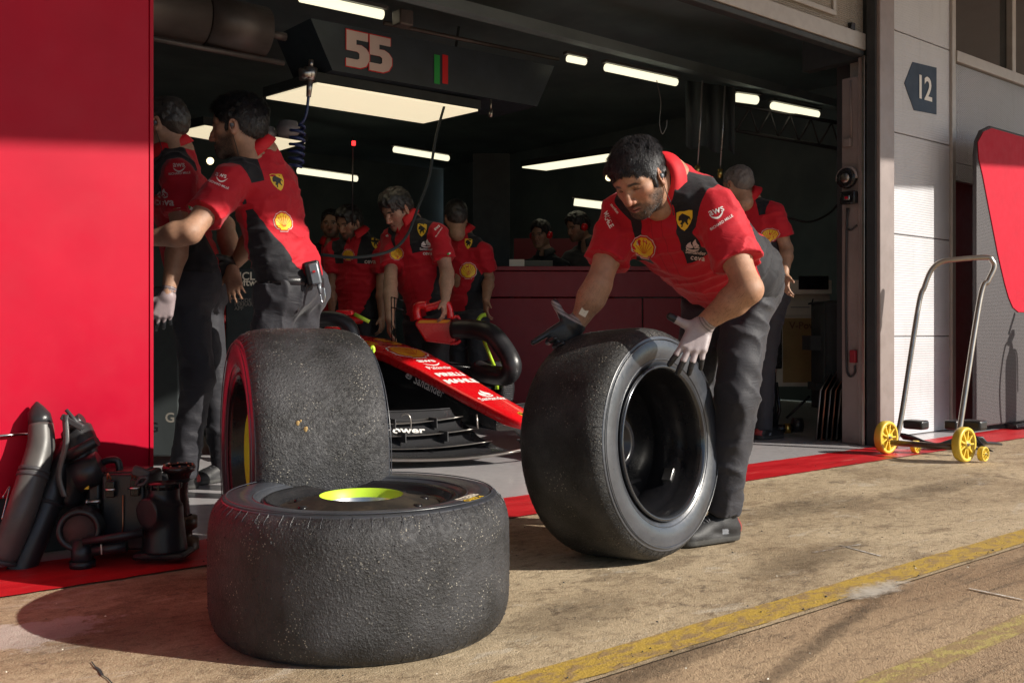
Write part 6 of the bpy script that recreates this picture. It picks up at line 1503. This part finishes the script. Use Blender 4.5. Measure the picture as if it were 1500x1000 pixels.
# forearm hair
rs = random.Random(4); V_, F__ = [], []
for k in 'LR':
    el, wr = Vd(I['g']['el'+k]), Vd(I['g']['wr'+k]); ax = (wr-el).normalized(); u = ax.orthogonal().normalized(); v = ax.cross(u)
    for _ in range(1000):
        t = rs.uniform(-.1, .82); a = rs.uniform(0, 6.283); d = u*math.cos(a)+v*math.sin(a); o = el.lerp(wr, t); h = bvb.ray_cast(o+d*.09, -d, .12)
        if h[0] is None: continue
        tip = h[0]+d*.003+ax*rs.uniform(.006, .011)+u*rs.uniform(-.003, .003); s_ = ax.cross(d)*.00022; b0 = len(V_); V_ += [h[0]-s_, h[0]+s_, tip]; F__.append((b0, b0+1, b0+2))
me = bpy.data.meshes.new('arm_hair'); me.from_pydata(V_, [], F__); o = link('arm_hair', me, mat('arm_hair', (.06, .035, .022), .5), I['root']); o['kind'] = 'stuff'
# ---------------------------------------------------------------- man bending on the left with a radio on his belt
lab3 = 'bearded mechanic seen from behind leaning left, radio clipped to his belt'
J3 = dict(hip=(427, 412, 4.22), neck=(379, 228, 4.12), shL=(338, 268, 3.97), shR=(404, 264, 4.28), elL=(278, 340, 3.79), wrL=(218, 350, 3.82), elR=(375, 345, 4.47), wrR=(345, 385, 4.52), head=(348, 186, 4.07),
          hL=(408, 425, 4.17), hR=(440, 425, 4.32), knL=(385, 560, 4.12), knR=(432, 560, 4.32), anL=(395, 725, 4.22), anR=(425, 715, 4.42))
I3 = person(lab3, J3, C(-.99, .02, -.10), C(-.08, 0, 1), 1, 1.06, 'mid', 'short', (.012, .010, .010), .9, hands=((C(-1, 0, -.1), C(-.1, -.2, .9), C(.1, -1, 0), RELAX), (C(-.8, -.3, -.4), C(0, -.5, .8), C(-.3, .8, .3), RELAX)), hem=-.02, gloves=(None, (.04, .04, .04)), hgrow=.85, strands=12000, hs=1.05)
on_px(I3, 404, 243, 3.8, None, None, .068, 18, fn='shield', nrm=C(.2, -1, .1)); on_px(I3, 433, 304, 3.8, None, None, .075, 5, fn='shell', nrm=C(.4, -1, .1))
on_px(I3, 324, 256, 3.6, text2d('aws', .012), 'white_ink', .028, -14); on_px(I3, 324, 262, 3.6, SMILE, 'white_ink', .040, -14); on_px(I3, 320, 270, 3.6, text2d('RICHARD MILLE', .02), 'white_ink', .0115, -22, name='lettering')
for dx, m in ((-4.5, 'green_ink'), (0, 'white_ink'), (4.5, 'red_ink')): on_px(I3, 281+dx, 306+dx*.45, 3.6, poly2d([(-.5, -.5), (.5, -.5), (.5, .5), (-.5, .5)]), m, .0125, -25, .002, 'flag_stripe')
earphone(I3, -1); H3 = I3['H']
def belt(I, z=-.03, m='black_plastic', r=1.0):
    b = MB(); ce = Vd(I['H'])+Z0*z; L_, F_ = Vd(I['Lf']), Vd(I['Fr']); F2 = (F_-Z0*F_.z).normalized(); L2 = (L_-Z0*L_.z).normalized()
    rows = [[], []]
    for i in range(49):
        a = 2*math.pi*i/48; d = L2*math.cos(a)*.168*r+F2*math.sin(a)*.128*r; rows[0].append(ce+d-Z0*.018); rows[1].append(ce+d+Z0*.018)
    b.sheet(rows); solidify(b.build('belt', M[m], I['root']), .006)
belt(I3, -.005)
rp = P(459, 400, 4.11); ax3 = ((RT*.22-Z0).normalized(), FW, (RT+Z0*.22).normalized())
b = MB(); b.box(rp, (.10, .035, .062), ax3, .008); pouch = b.build('radio_pouch', M['black_plastic'], I3['root'])
b = MB(); b.box(rp+RT*.012-FW*.028-Z0*.005, (.088, .02, .040), ax3, .006); b.tube([rp+RT*.026-Z0*.045-FW*.02, rp+RT*.032-Z0*.085-FW*.02], [.010, .006], 10); rad = b.build('radio', M['alu'] if 0 else mat('radio_grey', (.20, .22, .25), .35, metal=.3), pouch)
b = MB(); b.box(rp+RT*.010-FW*.040+Z0*.004, (.008, .004, .010), ax3); b.build('radio_button', M['red_ink'], rad)
b = MB(); b.tube(bez([rp+RT*.032-Z0*.085-FW*.02, rp+RT*.042-Z0*.12-FW*.02, rp+RT*.052-Z0*.10-FW*.02, rp+RT*.048-Z0*.06-FW*.02], 6), .0022, 6); b.build('radio_cable', M['chrome'], rad)
b = MB(); p0 = Vd(I3['at'](0, -.12, -.08)); b.tube(bez([rp-Z0*.04-RT*.02, rp-Z0*.10-RT*.05, rp-Z0*.16-RT*.07], 5), .008, 6); b.build('strap', M['black_plastic'], pouch)
# ---------------------------------------------------------------- man at the edge of the red wall
lab2 = 'mechanic with cropped hair half hidden by the red wall edge, one gloved arm hanging'
TOE[(lab2, 'L')] = C(-.9, -.4); TOE[(lab2, 'R')] = C(-.6, -.8)
J2 = dict(hip=(286, 405, 4.5), neck=(256, 222, 4.45), shL=(262, 258, 4.28), shR=(262, 252, 4.66), elL=(264, 345, 4.22), wrL=(246, 432, 4.15), elR=(330, 330, 4.7), wrR=(340, 395, 4.5), head=(240, 182, 4.42),
          hL=(276, 420, 4.42), hR=(296, 420, 4.58), knL=(290, 555, 4.40), knR=(312, 560, 4.62), anL=(268, 698, 4.45), anR=(330, 690, 4.7))
I2 = person(lab2, J2, C(-.98, .15, -.12), C(0, 0, 1), 1.3, 1.0, 'mid', 'short', (.03, .024, .02), .3, hands=((C(-.25, -.1, -1), C(-.9, -.2, .2), C(.3, -.9, 0), RELAX), (C(.2, -.2, -1), C(-.9, 0, 0), C(0, -1, 0), RELAX)), gloves=((.34, .27, .28), None), hem=-.02, hgrow=.55)
on_px(I2, 262, 241, 4.2, text2d('aws', .012), 'pale_ink', .032, 4); on_px(I2, 262, 247, 4.2, SMILE, 'pale_ink', .048, 4); on_px(I2, 263, 254, 4.2, text2d('RICHARD MILLE', .02), 'pale_ink', .0125, 8, name='lettering')
on_px(I2, 326, 333, 4.4, None, None, .09, 10, fn='shell'); on_px(I2, 240, 296, 4.2, text2d('ceva', .02), 'pale_ink', .045, 0, name='lettering'); on_px(I2, 238, 284, 4.2, FLAME, 'pale_ink', .045, 0)
on_px(I2, 262, 307, 4.2, poly2d([(-1.5, -.5), (-.5, -.5), (-.5, .5), (-1.5, .5)]), 'green_ink', .014, 10, .002, 'flag_stripe'); on_px(I2, 262, 307, 4.2, poly2d([(-.5, -.5), (.5, -.5), (.5, .5), (-.5, .5)]), 'white_ink', .014, 10, .002, 'flag_stripe')
q = P(258, 420, 4.1); bvb = bvh_of(I2['body']); decal('tattoo', poly2d([(-.2, -.8), (.1, -.5), (.3, 0), (.15, .3), (.35, .7), (0, .8), (-.1, .3), (-.3, .0), (-.05, -.3)]), mat('tattoo_ink', (.05, .04, .04), .6), P(257, 405, 4.0), RT, Z0+RT*.4, I2['root'], bvb, .055, .0012, .4)
on_px(I2, 268, 435, 4.3, None, None, .01) if 0 else None
earphone(I2, -1)
# ---------------------------------------------------------------- crew behind the car
DR = .0
def crew(lab, head, face, neck, hip, shL, shR, D, **k):
    J = dict(head=(*head, D-.05), neck=(*neck, D), hip=(*hip, k.pop('Dh', D)), shL=shL, shR=shR)
    for n in ('elL', 'wrL', 'elR', 'wrR'):
        v = k.pop(n, None)
        if v is None:
            s = J['sh'+n[2]]; dy = 1460/D*(.28 if n[:2] == 'el' else .53); v = (s[0], s[1]+dy, s[2]-.05)
        J[n] = v
    J.update(k.pop('J', {}))
    hd = (C(0, -.2, -1), C(-.3, -.8, 0), C(1, 0, 0), RELAX); hd2 = (C(0, -.2, -1), C(.3, -.8, 0), C(-1, 0, 0), RELAX)
    return person(lab, J, face, q=k.pop('q', 1.6), hands=k.pop('hands', (hd, hd2)), **k)
I5 = crew('young dark haired mechanic looking down over the car nose, both arms reaching to it', (581, 306), C(-.55, -.62, -.55), (600, 325), (628, 468), (641, 343, 6.72), (574, 350, 6.92), 6.85, elL=(655, 400, 6.65), wrL=(652, 440, 6.5), elR=(572, 415, 6.7), wrR=(571, 468, 6.45), hair='thick', beard=.15, skin='light', hs=1.12, bulk=1.08, q=1.35, eyes=.1, hgrow=1.2, fringe=1)
on_px(I5, 618, 337, 6.5, None, None, .085, -4, fn='shield'); on_px(I5, 581, 372, 6.5, None, None, .082, 0, fn='shell'); on_px(I5, 624, 357, 6.5, FLAME, 'white_ink', .065, -4); on_px(I5, 624, 365, 6.5, text2d('Santander', .02), 'white_ink', .021, -2, name='lettering'); on_px(I5, 626, 371, 6.5, text2d('ceva', .02), 'white_ink', .034, 0, name='lettering')
on_px(I5, 640, 333, 6.4, text2d('aws', .02), 'white_ink', .03, 40); on_px(I5, 643, 340, 6.4, text2d('RICHARD MILLE', .02), 'white_ink', .011, 55, name='lettering')
for dx, m in ((-2.6, 'green_ink'), (0, 'white_ink'), (2.6, 'red_ink')): on_px(I5, 659+dx, 371-dx*.4, 6.4, poly2d([(-.5, -.5), (.5, -.5), (.5, .5), (-.5, .5)]), m, .012, 18, .003, 'flag_stripe')
on_px(I5, 567, 345, 6.7, FLAME, 'white_ink', .02, 0)
I4 = crew('bearded mechanic in the shade left of the young man, looking down, both badges showing', (512, 326), C(-.55, -.75, -.40), (526, 346), (522, 470), (560, 368, 7.9), (488, 368, 8.05), 8.0, beard=.9, hgrow=1.2, hair='thick', q=1.8, hs=1.08, bulk=1.1)
on_px(I4, 550, 356, 7.6, None, None, .085, 0, fn='shield'); on_px(I4, 510, 374, 7.6, None, None, .085, 0, fn='shell'); on_px(I4, 542, 383, 7.6, text2d('ceva', .02), 'pale_ink', .05, 0, name='lettering'); on_px(I4, 545, 374, 7.6, text2d('Santander', .02), 'pale_ink', .022, 18, name='lettering')
I4b = crew('bearded mechanic standing furthest left in the group, face turned to the camera', (485, 328), C(.05, -1, -.05), (484, 357), (480, 475), (513, 372, 8.75), (452, 372, 8.75), 8.75, beard=.9, q=1.9, hs=1.05)
on_px(I4b, 487, 381, 8.4, FLAME, 'pale_ink', .05, 0); on_px(I4b, 484, 391, 8.4, text2d('ceva', .02), 'pale_ink', .045, 0, name='lettering')
I6 = crew('crew member with dark hair seen from behind, shell emblem on the back', (668, 318), C(-.25, 1, -.1), (676, 343), (683, 460), (652, 362, 7.7), (708, 368, 7.5), 7.6, elL=(648, 400, 7.7), elR=(716, 408, 7.6), wrR=(712, 440, 7.3), q=1.7, hair='thick', hs=1.02, J=dict(), hem=-.05)
on_px(I6, 686, 357, 7.3, None, None, .075, -4, fn='shield'); on_px(I6, 686, 397, 7.3, None, None, .115, 0, fn='shell')
I7 = crew('engineer with red headphones behind the red counter, dark top and pale face', (792, 343), C(-.45, -.85, -.18), (800, 374), (802, 480), (826, 392, 9.1), (770, 392, 9.25), 9.2, shirt=(.02, .022, .024), beard=.0, q=1.9, hair='thick', hs=1.05, grp='engineers behind the counter', legs=True)
I8 = crew('engineer in a grey shirt with large red ear defenders behind the counter', (846, 332), C(-.8, -.55, -.3), (862, 358), (864, 480), (892, 378, 9.0), (834, 378, 9.2), 9.1, shirt=(.085, .078, .07), beard=.6, q=1.8, hair='thick', hs=1.08, grp='engineers behind the counter')
on_px(I8, 864, 359, 8.8, poly2d([(-1, -.35), (1, -.35), (1, .35), (-1, .35)]), 'yellow_ink', .045, 4, .002, 'chest_patch'); on_px(I8, 864, 359, 8.8, text2d('PIRELLI', .03), 'black_ink', .022, 4, .004, 'lettering')
for I_ in (I7, I8):
    Rm, Hc = I_['Rm'], I_['Hc']; f = lambda x, y, z: Vd(Hc+nv((x, y, z))@Rm)
    b = MB(); b.tube([f(math.cos(a)*.092, -.01, .005+math.sin(a)*.118) for a in [R(x) for x in range(0, 181, 12)]], .009, 8); hb = b.build('headphones', M['black_plastic'], I_['root'])
    for s in (-1, 1): b = MB(); b.lathe([(-.01, 0), (-.01, .034), (.012, .036), (.028, .026), (.032, 0)], f(s*.080, -.006, -.012), f(s, 0, 0)-f(0, 0, 0), 22); b.build('ear_cup', M['red_car'], hb)
lab9 = 'grey haired crew member seen from behind, standing beyond the bending man'
I9 = crew(lab9, (1080, 270), C(-.55, .8, -.15), (1096, 294), (1118, 425), (1072, 308, 6.65), (1134, 312, 6.4), 6.5, elR=(1152, 365, 6.4), wrR=(1149, 402, 6.25), q=1.5, hairc=(.16, .14, .13), hgrow=.5, beard=.1, J=dict(anL=(1096, 632, 6.65), anR=(1118, 630, 6.5), knL=(1100, 535, 6.6), knR=(1120, 535, 6.5)), bulk=.98, skin='mid')
on_px(I9, 1148, 342, 6.2, None, None, .085, 0, fn='shell', nrm=C(.3, -1, 0))
# ================================================================ light, sky and camera
w = bpy.data.worlds.new('World'); SC.world = w; w.use_nodes = True
nt = w.node_tree; bg = nt.nodes['Background']; sky = nt.nodes.new('ShaderNodeTexSky'); sky.sky_type = 'NISHITA'; sky.sun_disc = False
sdir = Vector((-.53, .846, 0)).normalized()*math.cos(R(SUN_EL))-Z0*math.sin(R(SUN_EL))   # direction the light travels
ts = -sdir
sky.sun_elevation = R(SUN_EL); sky.sun_rotation = math.atan2(ts.x, ts.y)
sky.air_density = 1.0; sky.dust_density = .6; sky.ozone_density = 2.0
nt.links.new(sky.outputs[0], bg.inputs[0]); bg.inputs[1].default_value = SKY
sl = bpy.data.lights.new('sun', 'SUN'); sl.energy = SUN; sl.angle = R(.5); sl.color = (1, .93, .82)
so = bpy.data.objects.new('sun', sl); COL.objects.link(so); so.rotation_euler = sdir.to_track_quat('-Z', 'Y').to_euler()
cd = bpy.data.cameras.new('camera'); co = bpy.data.objects.new('camera', cd); COL.objects.link(co)
co.location = (0, 0, CAMH); co.rotation_euler = (R(90), 0, -math.atan2(FW.x, FW.y))
cd.sensor_width = 36; cd.lens = FPX/1500*36; cd.shift_y = -(500-HOR)/1500; cd.clip_start = .05; cd.clip_end = 1500
SC.camera = co
vs = SC.view_settings; vs.view_transform = 'Standard'; vs.look = 'None'; vs.exposure = EXPO; vs.gamma = 1; vs.use_curve_mapping = False
SC.render.resolution_x = 1024; SC.render.resolution_y = 682
